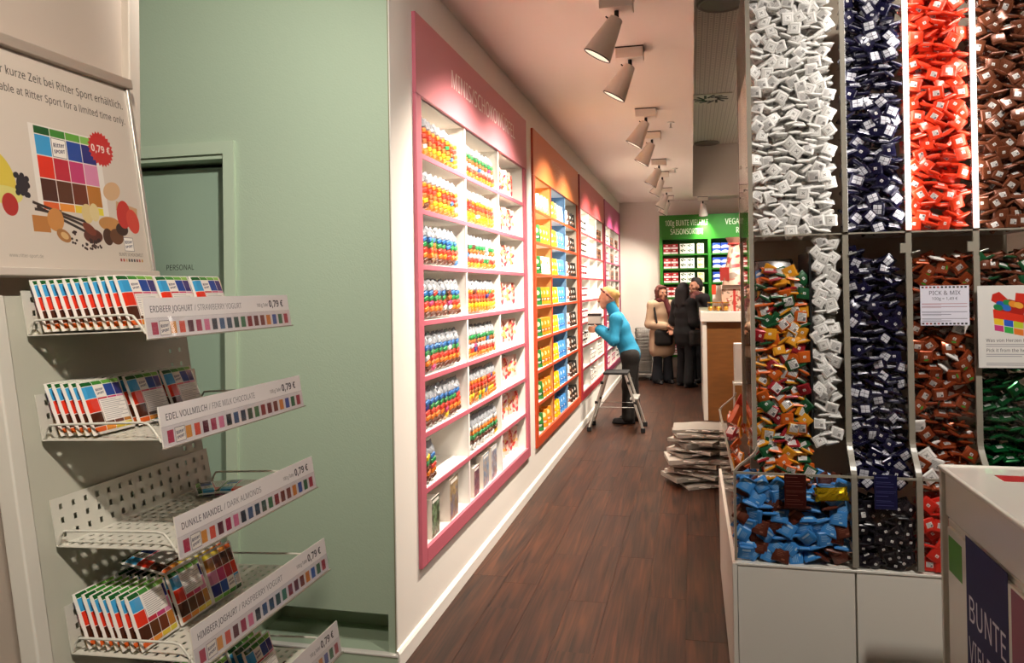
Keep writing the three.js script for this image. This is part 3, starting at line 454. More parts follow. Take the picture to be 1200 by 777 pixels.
{
  const r = rng(71);
  for (let n = 0; n < 5; n++) {
    const y = trayY(n), xb = standX(y) + 0.012, zn = -1.075, txt = stripTexts[n].split(' / ')[0];
    const t = part(stand, 'tray', trayBase, wire, xb, y, zn); t.rotation.z = 0.035;
    const bk = part(stand, 'tray_back', trayBack, wire, xb, y, zn); bk.rotation.z = leanA + 0.03;
    const rail = (z) => tube([[xb + 0.002, y + 0.004, z], [xb + 0.012, y + 0.026, z], [xb + 0.1, y + 0.031, z], [xb + 0.2, y + 0.035, z], [xb + TD - 0.004, y + 0.014, z], [xb + TD + 0.004, y + 0.004, z]], 0.0022, 20, 6);
    for (const z of [zn - 0.003, zn - TL + 0.003]) part(stand, 'wire_rail', rail(z), wire);
    part(stand, 'wire_rail', rod([xb + TD - 0.002, y + 0.012, zn], [xb + TD - 0.002, y + 0.012, zn - TL], 0.002), wire);
    const st = part(stand, 'price_strip', B(0.0025, 0.068, 0.455), [stripMat[n], M.whitePaint, M.whitePaint, M.whitePaint, M.whitePaint, M.whitePaint], xb + TD + 0.006, y + 0.028, zn - 0.225); st.rotation.z = leanA;
    st.userData.label = n < 4 ? `white price strip reading ${txt} 0,79 €` : 'white price strip reading 0,79 €';
    const cv = local(st, 'clear_holder', B(0.0015, 0.034, 0.456), M.pane, 0.004, -0.015, 0);
    local(st, 'holder_lip', B(0.008, 0.002, 0.456), M.frosted, 0.002, -0.034, 0);
    const zc = (k) => zn - 0.056 - k * 0.0985, grp = `chocolate bars on the ${names5[n]} tray`;
    const row = (k, count, start, mat, lean = 0.36) => { for (let i = 0; i < count; i++) bar(xb + start + i * 0.0165 - 0.018, y + 0.0495 + (start + i * 0.0165) * 0.035, zc(k) + (r() - 0.5) * 0.003, mat, `${i === count - 1 ? 'front' : ord[i]} standing colour-square bar${i === count - 1 ? '' : ' from the back'}, ${['row by the wire end', 'second row', 'third row', 'fourth row'][k]}, ${names5[n]} tray`, grp, lean + (r() - 0.5) * 0.05, (r() - 0.5) * 0.05); };
    if (n === 0) { row(0, 11, 0.03, barMatA); row(1, 10, 0.045, barMatA); row(2, 10, 0.045, barMatA); row(3, 6, 0.03, barMatA); }
    if (n === 1) { row(0, 5, 0.03, barMatA, 0.38); row(1, 5, 0.035, barMatA, 0.38); row(2, 5, 0.035, barMatA, 0.38); }
    if (n === 3) { row(0, 7, 0.03, barMatB, 0.36); row(1, 7, 0.03, barMatB, 0.36); row(2, 7, 0.03, barMatC, 0.36); }
    if (n === 4) { row(1, 6, 0.08, barMatA, 0.36); row(2, 10, 0.04, barMatA, 0.36); }
    const flatBar = (dx, k, dy, lab, turn = 0.3) => { const m = single('chocolate_bar', barG, barMatA, lab, 'chocolate bar', [xb + dx, y + 0.0095 + dx * 0.035 + dy, zc(k)]); m.rotation.order = 'YXZ'; m.rotation.set(-Math.PI / 2 + 0.035, Math.PI / 2 + turn, 0); };
    if (n === 1) { flatBar(0.16, 2, 0, 'chocolate bar lying flat at the front of the second tray', 0.2); flatBar(0.165, 1.1, 0, 'chocolate bar lying flat in front of the standing bars on the second tray', -0.15); }
    if (n === 2) { flatBar(0.12, 3.1, 0, 'single chocolate bar lying on the nearly empty third tray'); flatBar(0.07, 3.0, 0, 'chocolate bar lying at the back of the nearly empty third tray', 0.7); }
    if (n === 3) { const m = bar(xb + 0.045, y + 0.105, zc(1.0), barMatA, 'chocolate bar lying on top of the standing bars of the fourth tray', null, 1.35, 0.1); }
  }
}
// poster on the leaning top of the stand
{
  const PW = 0.455, PH = 0.397, zr = -1.412, yb = 1.648;
  const tex = canvasTexture(1024, 832, (g, w, h) => {
    g.fillStyle = '#d6ccc1'; g.fillRect(0, 0, w, h);
    g.fillStyle = '#33302e'; g.textAlign = 'right'; g.textBaseline = 'alphabetic'; g.font = '46px sans-serif'; g.fillText('Nur für kurze Zeit bei Ritter Sport erhältlich.', w - 30, 102, 790); g.font = '42px sans-serif'; g.fillText('Available at Ritter Sport for a limited time only.', w - 28, 170, 765);
    // pictured bar
    g.save(); g.translate(446, 276); g.fillStyle = '#e9e4dd'; g.fillRect(-26, -6, 382, 332); const W4 = 78; const hh = [30, 78, 86, 86, 30]; let y = 0;
    barCols.forEach((row, r) => { row.forEach((c, i) => { g.fillStyle = c || '#ece2d0'; g.fillRect(i * (W4 + 4), y, W4, hh[r]); if (!c) logo(g, i * (W4 + 4) + W4 / 2, y + hh[r] / 2, 74); }); y += hh[r] + 4; }); g.restore();
    // star badge
    g.fillStyle = '#c8322f'; g.beginPath(); for (let k = 0; k < 48; k++) { const a = k * Math.PI / 24, R = k % 2 ? 66 : 77; g.lineTo(808 + R * Math.cos(a), 312 + R * Math.sin(a)); } g.fill(); g.fillStyle = '#f2e8e0'; g.font = 'bold 42px sans-serif'; g.textAlign = 'center'; g.fillText('0,79 €', 808, 327, 122);
    const E = (c, x, y, a, b, t = 0) => { g.fillStyle = c; g.beginPath(); g.ellipse(x, y, a, b, t, 0, 7); g.fill(); };
    // fruit and nuts along the foot
    E('#d8c24a', 250, 500, 70, 100, -0.4); E('#d6cf7a', 268, 566, 80, 34); E('#b02a24', 286, 600, 36, 42); for (let k = 0; k < 18; k++) E('#25232a', 354 + 26 * Math.cos(k), 520 + 36 * Math.sin(k * 1.7), 11, 11); E('#2c2a30', 354, 520, 27, 38);
    g.strokeStyle = '#33251f'; g.lineWidth = 11; g.beginPath(); g.moveTo(392, 580); g.quadraticCurveTo(500, 606, 662, 636); g.moveTo(398, 606); g.quadraticCurveTo(520, 610, 670, 660); g.moveTo(410, 594); g.quadraticCurveTo(540, 640, 650, 676); g.stroke(); g.fillStyle = '#8c6a48'; g.fillRect(520, 598, 14, 44);
    g.fillStyle = '#b9793a'; g.fillRect(380, 630, 84, 62); E('#c98a48', 496, 640, 42, 46, 0.4); E('#a8723c', 528, 700, 38, 24, 0.4); E('#d8b078', 532, 700, 21, 13, 0.4);
    E('#d9c48a', 674, 600, 32, 40); E('#dccb98', 716, 592, 28, 38); E('#5a2a1c', 690, 692, 54, 30); E('#7a3a24', 674, 664, 40, 20, 0.5); { const r = rng(9); for (let k = 0; k < 30; k++) E('#2c1510', 610 + r() * 120, 704 + r() * 46, 6, 5, r() * 3); for (let k = 0; k < 8; k++) E('#2c1510', 560 + r() * 40, 680 + r() * 50, 6, 5); }
    E('#c08a4e', 800, 634, 66, 30); E('#4a2c1c', 778, 690, 30, 36); E('#6a4428', 832, 686, 42, 34); E('#3a2418', 872, 652, 38, 28);
    E('#d3ae86', 840, 490, 56, 38, -0.4); g.fillStyle = '#caa57c'; g.beginPath(); g.moveTo(858, 530); g.lineTo(990, 552); g.lineTo(984, 590); g.lineTo(850, 570); g.fill(); E('#c8352c', 896, 586, 44, 62, 0.2); E('#d84a3a', 950, 612, 40, 54, -0.2);
    logo(g, 902, 716, 58); g.fillStyle = '#6a625a'; g.font = '19px sans-serif'; g.textAlign = 'center'; g.fillText('BUNTE SCHOKOWELT', 908, 768, 156); ['#8c2a2a', '#b0402c', '#c9a27e', '#3a2a22', '#2a2a3a', '#33302e', '#6a2a2a', '#b04a3c', '#c08a40'].forEach((c, i) => { g.fillStyle = c; g.fillRect(834 + i * 17, 780, 10, 12); });
    g.fillStyle = '#9a9288'; g.font = '18px sans-serif'; g.textAlign = 'left'; g.fillText('www.ritter-sport.de', 250, 792, 170);
  });
  const pz = zr + PW / 2, y0 = yb, tilt = leanA, mk = (dx, dy) => [standX(y0) + 0.004 + dx * Math.cos(tilt) - dy * Math.sin(tilt), y0 + dy * Math.cos(tilt) + dx * Math.sin(tilt)];
  const add = (name, geo, mat, dx, dy, z) => { const [x, y] = mk(dx, dy); const m = part(stand, name, geo, mat, x, y, z); m.rotation.z = tilt; return m; };
  const wm = paint(0xdad2c8, 0.4);
  const p = add('poster', B(0.002, PH, PW), [print(tex, 0.35), wm, wm, wm, wm, wm], 0, PH / 2, pz); p.userData.label = 'poster with a bar of coloured squares and a red 0,79 € star';
  add('poster_rail', RB(0.02, 0.022, PW + 0.03, 0.003), paint(0xc4b8ac, 0.3, { metalness: 0.4 }), 0.002, PH + 0.011, pz);
  add('poster_rail', RB(0.012, PH, 0.01, 0.003), M.alu, 0.002, PH / 2, zr - 0.005);
  add('poster_rail', RB(0.02, 0.016, PW + 0.03, 0.003), paint(0xcfc6bc, 0.35), 0.002, -0.008, pz);
  add('poster_backing', B(0.006, PH, PW), wm, -0.005, PH / 2, pz);
}
// ---------- pick and mix dispenser ----------
const TX = [0.225, 0.552, 0.765, 0.985, 1.2], ZU = -3.03, ZL = -2.95, ZK = -3.36, BASE_Y = 0.578, MID_Y = 1.785, TOP_Y = 2.78;
const profile = (off) => { // side profile of the dividers in (z, y), set back by off
  const p = [[ZL - off, BASE_Y + 0.008]]; for (let k = 0; k <= 10; k++) { const t = k / 10, s = t * t * (3 - 2 * t); p.push([ZL + (ZU - ZL) * s - off, 0.905 + 0.125 * t]); } p.push([ZU - off, MID_Y - 0.004]); return p;
};
const sideExtrude = (pts, depth) => { const s = new THREE.Shape(pts.map(([z, y]) => new THREE.Vector2(z, y))); return new THREE.ExtrudeGeometry(s, { depth, bevelEnabled: false }).rotateY(-Math.PI / 2).translate(depth, 0, 0); };
const cabinet = thing('dispenser_cabinet', 'white lacquered base cabinet under the chocolate dispenser', 'cabinet', [0.66, 0, -3.7]);
part(cabinet, 'body', B(1.065, 0.53, 1.46), M.lacquer, 0.6725, 0.305, -3.705);
part(cabinet, 'plinth', B(1.02, 0.04, 1.4), paint(0x4a4238, 0.6), 0.68, 0.02, -3.7);
part(cabinet, 'side_panel', RB(0.016, 0.556, 1.5, 0.002), M.lacquer, 0.136, 0.298, -3.7);
part(cabinet, 'top_panel', RB(1.07, 0.01, 1.5, 0.002), M.lacquer, 0.672, 0.573, -3.7);
part(cabinet, 'door', RB(0.402, 0.535, 0.02, 0.002), M.lacquer, 0.347, 0.302, -2.963);
part(cabinet, 'door', RB(0.642, 0.535, 0.02, 0.002), M.lacquer, 0.875, 0.302, -2.963);
const tower = thing('chocolate_dispenser', 'clear acrylic pick and mix dispenser with tall lit columns of wrapped minis', 'dispenser', [0.7, BASE_Y, -3.3]);
{
  const edge = M.frosted, pane = M.pane;
  const stripG = sideExtrude([...profile(0), ...profile(0.012).reverse()], 0.02), divG = sideExtrude([...profile(0.013), [ZK, MID_Y - 0.004], [ZK, BASE_Y + 0.008]], 0.005);
  TX.forEach((x, i) => {
    const lx = i === 0 ? 0.225 : x;
    if (i > 0) { part(tower, 'edge_strip', stripG, edge, x - 0.01, 0, 0); part(tower, 'divider', divG, pane, x - 0.0025, 0, 0); }
    part(tower, 'column_side', B(0.005, TOP_Y - MID_Y, ZU - ZK), pane, lx, (TOP_Y + MID_Y) / 2, (ZU + ZK) / 2);
    if (i > 0 && i < 4) {
      const led = part(tower, 'light_strip', B(0.016, TOP_Y - MID_Y - 0.01, 0.012), i === 1 ? M.frosted : new THREE.MeshStandardMaterial({ color: 0xf4f1e8, emissive: 0xfff6e8, emissiveIntensity: 0.9 }), x, (TOP_Y + MID_Y) / 2, ZU + 0.004);
      if (i > 1) led.userData.label = 'glowing white light strip';
      for (const s of [-1, 1]) { const l = new THREE.RectAreaLight(NEUTRAL, i === 1 ? LED_POWER * 0.5 : LED_POWER, 0.022, TOP_Y - MID_Y - 0.03); l.name = 'strip_glow'; l.rotation.y = -s * Math.PI / 2; l.position.set(x + s * 0.0095 - tower.position.x, (TOP_Y + MID_Y) / 2 - tower.position.y, ZU - 0.004 - tower.position.z); tower.add(l); }
    }
  });
  for (let i = 0; i < 4; i++) {
    const w = TX[i + 1] - TX[i] - 0.022, xc = (TX[i] + TX[i + 1]) / 2, x0 = i === 0 ? 0.139 : TX[i] + 0.011;
    part(tower, 'front_pane', B(w, TOP_Y - MID_Y - 0.01, 0.004), pane, xc, (TOP_Y + MID_Y) / 2, ZU);
    part(tower, 'front_pane', B(w, MID_Y - 1.03 - 0.012, 0.004), pane, xc, (MID_Y + 1.03) / 2 - 0.002, ZU);
    part(tower, 'bin_pane', B(TX[i + 1] - 0.011 - x0, 0.325, 0.004), pane, (TX[i + 1] - 0.011 + x0) / 2, BASE_Y + 0.165, ZL);
    part(tower, 'bin_rim', B(TX[i + 1] - 0.011 - x0, 0.008, 0.008), edge, (TX[i + 1] - 0.011 + x0) / 2, BASE_Y + 0.331, ZL);
    part(tower, 'separator', B(w, 0.006, ZU - ZK - 0.006), M.frosted, xc, MID_Y - 0.001, (ZU + ZK) / 2);
    if (i > 0) part(tower, 'hinge', B(0.018, 0.035, 0.01), M.frosted, TX[i + 1] - 0.022, MID_Y - 0.06, ZU + 0.007), part(tower, 'latch', RB(0.03, 0.006, 0.008, 0.002), M.steel, TX[i] + 0.022, MID_Y - 0.075, ZU + 0.006).rotation.z = 0.3;
  }
  part(tower, 'core_panel', B(TX[4] - TX[0], TOP_Y - BASE_Y, 0.012), paint(0xb9ab98, 0.6), (TX[0] + TX[4]) / 2, (TOP_Y + BASE_Y) / 2, ZK - 0.006);
  part(tower, 'chute_wall', B(0.008, 0.72, 0.3), M.black, 0.43, 1.36, (ZU + ZK) / 2);
  // left end: tall side pane, posts and the end bin
  part(tower, 'end_pane', B(0.005, MID_Y - 0.95, 0.56), pane, TX[0] - 0.003, (MID_Y + 0.95) / 2, ZU - 0.28);
  part(tower, 'end_pane', B(0.005, TOP_Y - MID_Y, 0.56), pane, TX[0] - 0.009, (TOP_Y + MID_Y) / 2, ZU - 0.28);
  for (const z of [ZU + 0.003, ZU - 0.57]) part(tower, 'post', B(0.016, TOP_Y - 0.98, 0.016), M.frosted, TX[0] - 0.005, (TOP_Y + 0.98) / 2, z);
  const endProfile = [[0.136, BASE_Y + 0.008], [0.136, 0.9]]; for (let k = 0; k <= 8; k++) { const t = k / 8, s = t * t * (3 - 2 * t); endProfile.push([0.136 + 0.084 * s, 0.905 + 0.1 * t]); }
  const ep = (off) => endProfile.map(([x, y]) => [x + off, y]);
  const band = new THREE.Shape([...ep(0), ...ep(0.01).reverse()].map((p) => new THREE.Vector2(...p)));
  for (const z of [ZL - 0.012, -4.43]) part(tower, 'edge_strip', new THREE.ExtrudeGeometry(band, { depth: 0.014, bevelEnabled: false }), M.frosted, 0, 0, z);
  part(tower, 'bin_pane', B(0.004, 0.325, 1.46), pane, 0.137, BASE_Y + 0.166, -3.69);
  part(tower, 'bin_rim', B(0.008, 0.008, 1.46), M.frosted, 0.137, BASE_Y + 0.332, -3.69);
  part(tower, 'bin_back', B(0.008, 0.36, 1.04), paint(0xa9967e, 0.6), 0.44, BASE_Y + 0.18, -3.9);
}
// wrapped minis
const CW = 128;
function candyTex(base, dark, o = {}) {
  return canvasTexture(2 * CW, CW, (g) => {
    g.fillStyle = base; g.fillRect(0, 0, 2 * CW, CW);
    for (let k = 0; k < 9; k++) { g.fillStyle = dark; g.globalAlpha = 0.35; g.fillRect(0, k * 15, 7, 6); g.fillRect(CW - 7, k * 15, 14, 6); g.fillRect(2 * CW - 7, k * 15, 7, 6); } g.globalAlpha = 1;
    if (o.white) { g.strokeStyle = '#6f6c68'; g.lineWidth = 6; g.beginPath(); g.moveTo(50, 50); g.lineTo(78, 78); g.moveTo(78, 50); g.lineTo(50, 78); g.stroke(); g.strokeStyle = '#b0ada9'; g.lineWidth = 4; g.strokeRect(26, 24, 76, 80); }
    else if (o.lines) { g.fillStyle = o.lines; for (let k = 0; k < 4; k++) g.fillRect(30, 30 + k * 14, 60 - (k * 17) % 30, 4); g.fillRect(70, 92, 26, 14); }
    else { g.fillStyle = '#f1eeea'; g.fillRect(51, 49, 27, 27); g.fillStyle = dark; g.fillRect(58, 57, 14, 5); g.fillRect(57, 66, 16, 5); if (o.leaf) { g.fillStyle = '#3fae3a'; g.beginPath(); g.ellipse(72, 96, 22, 9, -0.3, 0, 7); g.fill(); } }
    if (o.lines) { g.fillStyle = o.lines; g.fillRect(CW + 30, 24, 66, 18); for (let k = 0; k < 4; k++) g.fillRect(CW + 34, 58 + k * 12, 50, 3); return; }
    const bx = CW + (o.white ? 20 : 34), bw = o.white ? 88 : o.bigLabel ? 82 : 54, by = o.white ? 22 : o.bigLabel ? 18 : 40, bh = o.white ? 86 : o.bigLabel ? 92 : 50;
    if (o.panes) { g.fillStyle = '#dfdfe6'; for (const [x, y] of [[22, 20], [66, 20], [22, 62], [66, 62]]) g.fillRect(CW + x, y, 40, 38); g.fillStyle = '#77778a'; for (let k = 0; k < 6; k++) g.fillRect(CW + 26, 26 + k * 13, 30 + (k % 2) * 40, 3); return; }
    g.fillStyle = o.white ? '#d4d1ce' : '#efece8'; g.fillRect(bx, by, bw, bh); g.fillStyle = o.white ? '#7d7a78' : '#6f6d72';
    for (let k = 0; k < 7; k++) g.fillRect(bx + 4, by + 5 + k * bh / 7.4, (bw - 8) * (0.5 + ((k * 3) % 4) / 8), bh * 0.05); g.fillRect(bx + bw * 0.62, by + bh * 0.5, bw * 0.3, bh * 0.4);
  });
}
const foil = (base, dark, o = {}) => new THREE.MeshStandardMaterial({ map: candyTex(base, dark, o), roughness: o.rough ?? 0.3, metalness: o.metal ?? 0.15 });
const CANDY = {
  white: foil('#e9e7e3', '#bdbab6', { white: true, rough: 0.45, metal: 0 }),
  navy: foil('#100e30', '#07071a', { rough: 0.26, panes: true }), red: foil('#e8401f', '#a82410', {}), brown: foil('#6a3822', '#3a1c10', { rough: 0.28, metal: 0.3 }),
  yellow: foil('#dc951d', '#a06410', { bigLabel: true }), orange: foil('#cf5f1a', '#a04410', { bigLabel: true }), forest: foil('#15502c', '#0a2c18', { bigLabel: true }), crimson: foil('#9c1e28', '#701018', { bigLabel: true }),
  copper: foil('#94401e', '#4c1e0e', { leaf: true, metal: 0.5, rough: 0.24 }), copperLabel: foil('#e6e2de', '#a8451f', { white: true, rough: 0.4, metal: 0 }), emerald: foil('#0b5a2c', '#052c16', { metal: 0.55, rough: 0.2 }),
  black: foil('#16131a', '#000000', { rough: 0.24, metal: 0 }), scarlet: foil('#d8281a', '#8c140c', {}), blue: foil('#3a86cc', '#1f5490', { rough: 0.4, metal: 0, lines: '#a9c8e2' }), cocoa: foil('#5c2a1c', '#341410', { lines: '#96604c' }),
};
const NAME = { red: 'orange_red', forest: 'dark_green', copperLabel: 'white_label', emerald: 'emerald_green', blue: 'sky_blue', cocoa: 'cocoa_brown' };
const miniPillow = pillow(0.035, 0.036, 0.0095, 0.0025, 4, 4, 0.0008);
function fillBin(o) {
  const r = rng(o.seed), size = o.size ?? 1, sx = (o.sx ?? 0.034) * size, sy = (o.sy ?? 0.028) * size, nx = Math.max(1, Math.floor((o.x1 - o.x0) / sx)), inner = [];
  const pad = 0.014 * size, q = new THREE.Quaternion(), e = new THREE.Euler(), mtx = new THREE.Matrix4(), one = V3(size, size, size);
  const pose = () => { const face = r() < (o.face ?? 0.45), back = r() < (o.back ?? 0.5) ? Math.PI : 0; if (face) e.set((r() - 0.5) * 0.6, back + (r() - 0.5) * 0.6, (r() - 0.5) * 1.6 + (r() < 0.2 ? 1.57 : 0), 'ZXY'); else e.set(Math.PI / 2 + (r() - 0.35) * 0.9, (r() - 0.5) * 0.5, (r() - 0.5) * 1.0, 'ZXY'); q.setFromEuler(e); return face; };
  let row = 0;
  for (let y = o.y0 + pad; y < o.y1 - pad * 0.5; y += sy, row++) for (let i = 0; i < nx; i++) {
    const x = Math.min(o.x1 - pad, Math.max(o.x0 + pad, o.x0 + pad + (i + (row % 2 ? 0.5 : 0)) * (o.x1 - o.x0 - 2 * pad) / Math.max(1, nx - 0.5) + (r() - 0.5) * 0.014 * size)), yy = y + (r() - 0.5) * 0.012 * size;
    if (o.top && yy > o.top(x)) continue;
    const zf = o.zf + (yy < 1.03 ? (o.flow ?? 0) * Math.min(1, (1.03 - yy) / 0.12) : 0), face = pose(), z = zf - (face ? 0.009 : 0.019) * size - r() * 0.012 * size;
    const kind = o.kinds[Math.floor(r() * o.kinds.length)];
    const m = single((NAME[kind.mat] ?? kind.mat) + '_mini_chocolate', miniPillow, CANDY[kind.mat], kind.label, 'mini chocolate', [x, yy, z], kind.group); m.quaternion.copy(q); m.scale.setScalar(size);
    for (let l = 1; l < (o.layers ?? 4); l++) { pose(); inner.push([o.kinds[Math.floor(r() * o.kinds.length)].mat, mtx.compose(V3(Math.min(o.x1 - pad, Math.max(o.x0 + pad, x + (r() - 0.5) * 0.02)), yy + (r() - 0.5) * 0.01, zf - 0.02 * size - l * 0.02 * size - r() * 0.01), q, one).clone()]); }
  }
  const kinds = [...new Set(inner.map((a) => a[0]))];
  for (const k of kinds) {
    const list = inner.filter((a) => a[0] === k), im = new THREE.InstancedMesh(miniPillow, CANDY[k], list.length); im.name = numbered('mini_chocolate_heap'); list.forEach((a, i) => im.setMatrixAt(i, a[1])); im.castShadow = im.receiveShadow = true; scene.add(im);
    tag(im, `heap of ${o.stuff[k] ?? o.stuff} lying deeper in the ${o.where}`, 'mini chocolates', null, 'stuff');
  }
}
const K = (mat, label, group) => ({ mat, label, group });
const zU = ZU - 0.004, zLn = ZL - 0.004;
fillBin({ seed: 101, size: 1.18, x0: TX[0] + 0.004, x1: 0.522, y0: MID_Y + 0.004, y1: 2.73, zf: zU, face: 0.5, kinds: [K('white', 'white wrapped mini chocolate in the tall lit dispenser column', 'white minis in the tall column')], stuff: 'white wrapped minis', where: 'tall white column' });
fillBin({ seed: 102, size: 1.25, x0: TX[1] + 0.008, x1: TX[2] - 0.008, y0: MID_Y + 0.004, y1: 2.73, zf: zU, face: 0.42, back: 0.6, kinds: [K('navy', 'navy wrapped mini chocolate in the tall lit dispenser column', 'navy minis in the tall column')], stuff: 'navy wrapped minis', where: 'tall navy column' });
fillBin({ seed: 103, size: 1.3, x0: TX[2] + 0.008, x1: TX[3] - 0.008, y0: MID_Y + 0.004, y1: 2.73, zf: zU, face: 0.42, kinds: [K('red', 'bright orange-red wrapped mini chocolate in the tall lit dispenser column', 'orange-red minis in the tall column')], stuff: 'orange-red wrapped minis', where: 'tall orange-red column' });
fillBin({ seed: 104, size: 1.25, x0: TX[3] + 0.008, x1: TX[4] - 0.008, y0: MID_Y + 0.004, y1: 2.73, zf: zU, face: 0.5, kinds: [K('brown', 'brown wrapped mini chocolate in the tall lit dispenser column', 'brown minis in the tall column')], stuff: 'brown wrapped minis', where: 'tall brown column' });
{
  const mix = (mat, c) => K(mat, `${c} wrapped mini chocolate in the mixed bin under the white column`, `${c} minis in the mixed bin`);
  fillBin({ seed: 105, flow: 0.06, x0: TX[0] + 0.006, x1: 0.424, y0: 0.87, y1: 1.72, zf: zU, size: 1.22, sx: 0.03, sy: 0.024, face: 0.5, top: (x) => 1.62 + 0.04 * Math.sin((x - 0.2) * 14), kinds: [mix('yellow', 'yellow'), mix('orange', 'orange'), mix('forest', 'dark green'), mix('crimson', 'crimson'), mix('yellow', 'yellow'), mix('orange', 'orange'), mix('forest', 'dark green')], stuff: { yellow: 'yellow minis', orange: 'orange minis', forest: 'dark green minis', crimson: 'crimson minis' }, where: 'mixed bin' });
}
fillBin({ seed: 106, size: 1.15, x0: 0.436, x1: 0.53, y0: 1.0, y1: 1.775, zf: zU, face: 0.6, kinds: [K('white', 'white wrapped mini chocolate in the narrow chute beside the mixed bin', 'white minis in the narrow chute')], stuff: 'white wrapped minis', where: 'narrow white chute' });
fillBin({ seed: 107, size: 1.15, flow: 0.06, x0: TX[1] + 0.008, x1: TX[2] - 0.008, y0: 0.86, y1: 1.75, zf: zU - 0.01, face: 0.4, top: (x) => 1.76 - (x - 0.55) * 0.5, kinds: [K('navy', 'navy wrapped mini chocolate in the unlit bin under the navy column', 'navy minis in the lower bin')], stuff: 'navy wrapped minis', where: 'lower navy bin' });
fillBin({ seed: 108, size: 1.25, flow: 0.06, x0: TX[2] + 0.008, x1: TX[3] - 0.008, y0: 0.86, y1: 1.70, zf: zU, face: 0.38, kinds: [...Array(5)].map(() => K('copper', 'copper brown wrapped mini chocolate in the bin behind the PICK & MIX card', 'copper minis in the lower bin')).concat([K('copperLabel', 'mini chocolate with a white label among the copper ones', 'white-label minis in the copper bin')]), stuff: { copper: 'copper minis', copperLabel: 'white-label minis' }, where: 'copper bin' });
fillBin({ seed: 109, size: 1.25, flow: 0.06, x0: TX[3] + 0.008, x1: TX[4] - 0.008, y0: 0.92, y1: 1.42, zf: zU, face: 0.15, kinds: [K('emerald', 'glossy emerald green wrapped mini chocolate in the bin under the box placard', 'emerald minis in the lower bin')], stuff: 'emerald wrapped minis', where: 'emerald bin' });
fillBin({ seed: 110, x0: TX[3] + 0.008, x1: TX[4] - 0.03, y0: 1.45, y1: 1.70, zf: zU - 0.03, face: 0.5, kinds: [K('brown', 'dark brown wrapped mini chocolate above the box placard', 'dark minis above the placard'), K('brown', 'dark brown wrapped mini chocolate above the box placard', 'dark minis above the placard'), K('forest', 'dark green wrapped mini chocolate above the box placard', 'dark green minis above the placard')], stuff: { brown: 'dark brown minis', forest: 'dark green minis' }, where: 'bin above the placard' });
fillBin({ seed: 111, x0: 0.146, x1: TX[1] - 0.014, y0: BASE_Y + 0.006, y1: 0.90, zf: zLn, size: 1.5, sx: 0.03, sy: 0.024, face: 0.6, layers: 5, top: (x) => 0.865, kinds: [K('blue', 'sky blue wrapped mini chocolate in the wide low bin', 'blue minis in the low bin'), K('blue', 'sky blue wrapped mini chocolate in the wide low bin', 'blue minis in the low bin'), K('cocoa', 'cocoa brown wrapped mini chocolate among the blue ones in the wide low bin', 'brown minis in the blue low bin')], stuff: { blue: 'sky blue minis', cocoa: 'cocoa brown minis' }, where: 'wide low bin' });
fillBin({ seed: 112, x0: TX[1] + 0.013, x1: TX[2] - 0.013, y0: BASE_Y + 0.006, y1: 0.83, zf: zLn, size: 1.1, sx: 0.031, sy: 0.026, face: 0.7, back: 0.05, layers: 5, kinds: [K('black', 'black wrapped mini chocolate in the low bin next to the blue one', 'black minis in the low bin')], stuff: 'black wrapped minis', where: 'low black bin' });
fillBin({ seed: 113, x0: TX[2] + 0.013, x1: TX[3] - 0.013, y0: BASE_Y + 0.006, y1: 0.83, zf: zLn, size: 1.3, face: 0.7, layers: 4, kinds: [K('scarlet', 'scarlet wrapped mini chocolate in the low bin behind the white counter', 'scarlet minis in the low bin')], stuff: 'scarlet wrapped minis', where: 'low scarlet bin' });
// end bin facing the aisle: orange packs and a red bag
{
  const r = rng(120), mats = [CANDY.orange, CANDY.yellow, CANDY.crimson, CANDY.orange], names = ['orange', 'yellow', 'crimson', 'orange'];
  for (let k = 0; k < 64; k++) {
    const i = Math.floor(r() * 4), m = single(names[i] + '_mini_chocolate', miniPillow, mats[i], `${names[i]} wrapped mini chocolate in the end bin facing the aisle`, 'mini chocolate', [0.16 + r() * 0.24, 0.66 + Math.floor(k / 16) * 0.075 + r() * 0.03, -3.52 - r() * 0.8], `${names[i]} minis in the end bin`); m.scale.setScalar(1.5); m.rotation.set(r() * 3, r() * 3, r() * 3);
  }
  for (let k = 0; k < 14; k++) { const m = single(names[k % 4] + '_mini_chocolate', miniPillow, mats[k % 4], `${names[k % 4]} wrapped mini chocolate piled behind the red gift bag`, 'mini chocolate', [0.17 + r() * 0.14, 0.9 + r() * 0.07, -3.62 - r() * 0.3], `${names[k % 4]} minis behind the red bag`); m.scale.setScalar(1.5); m.rotation.set(r() * 3, r() * 3, r() * 3); }
  const t = thing('gift_bag', 'shiny red-orange gift bag standing in the end bin of the dispenser', 'gift bag', [0.21, 0.93, -3.8]); t.rotation.set(0, 0.35, -0.5);
  local(t, 'bag_body', pillow(0.13, 0.1, 0.06, 0.004, 6, 6), phys(0xe06a3c, 0.25, { clearcoat: 0.6 }), 0, 0.04, 0); local(t, 'header_card', RB(0.14, 0.055, 0.006, 0.002), paint(0xd8301c, 0.35), 0, 0.11, 0);
}
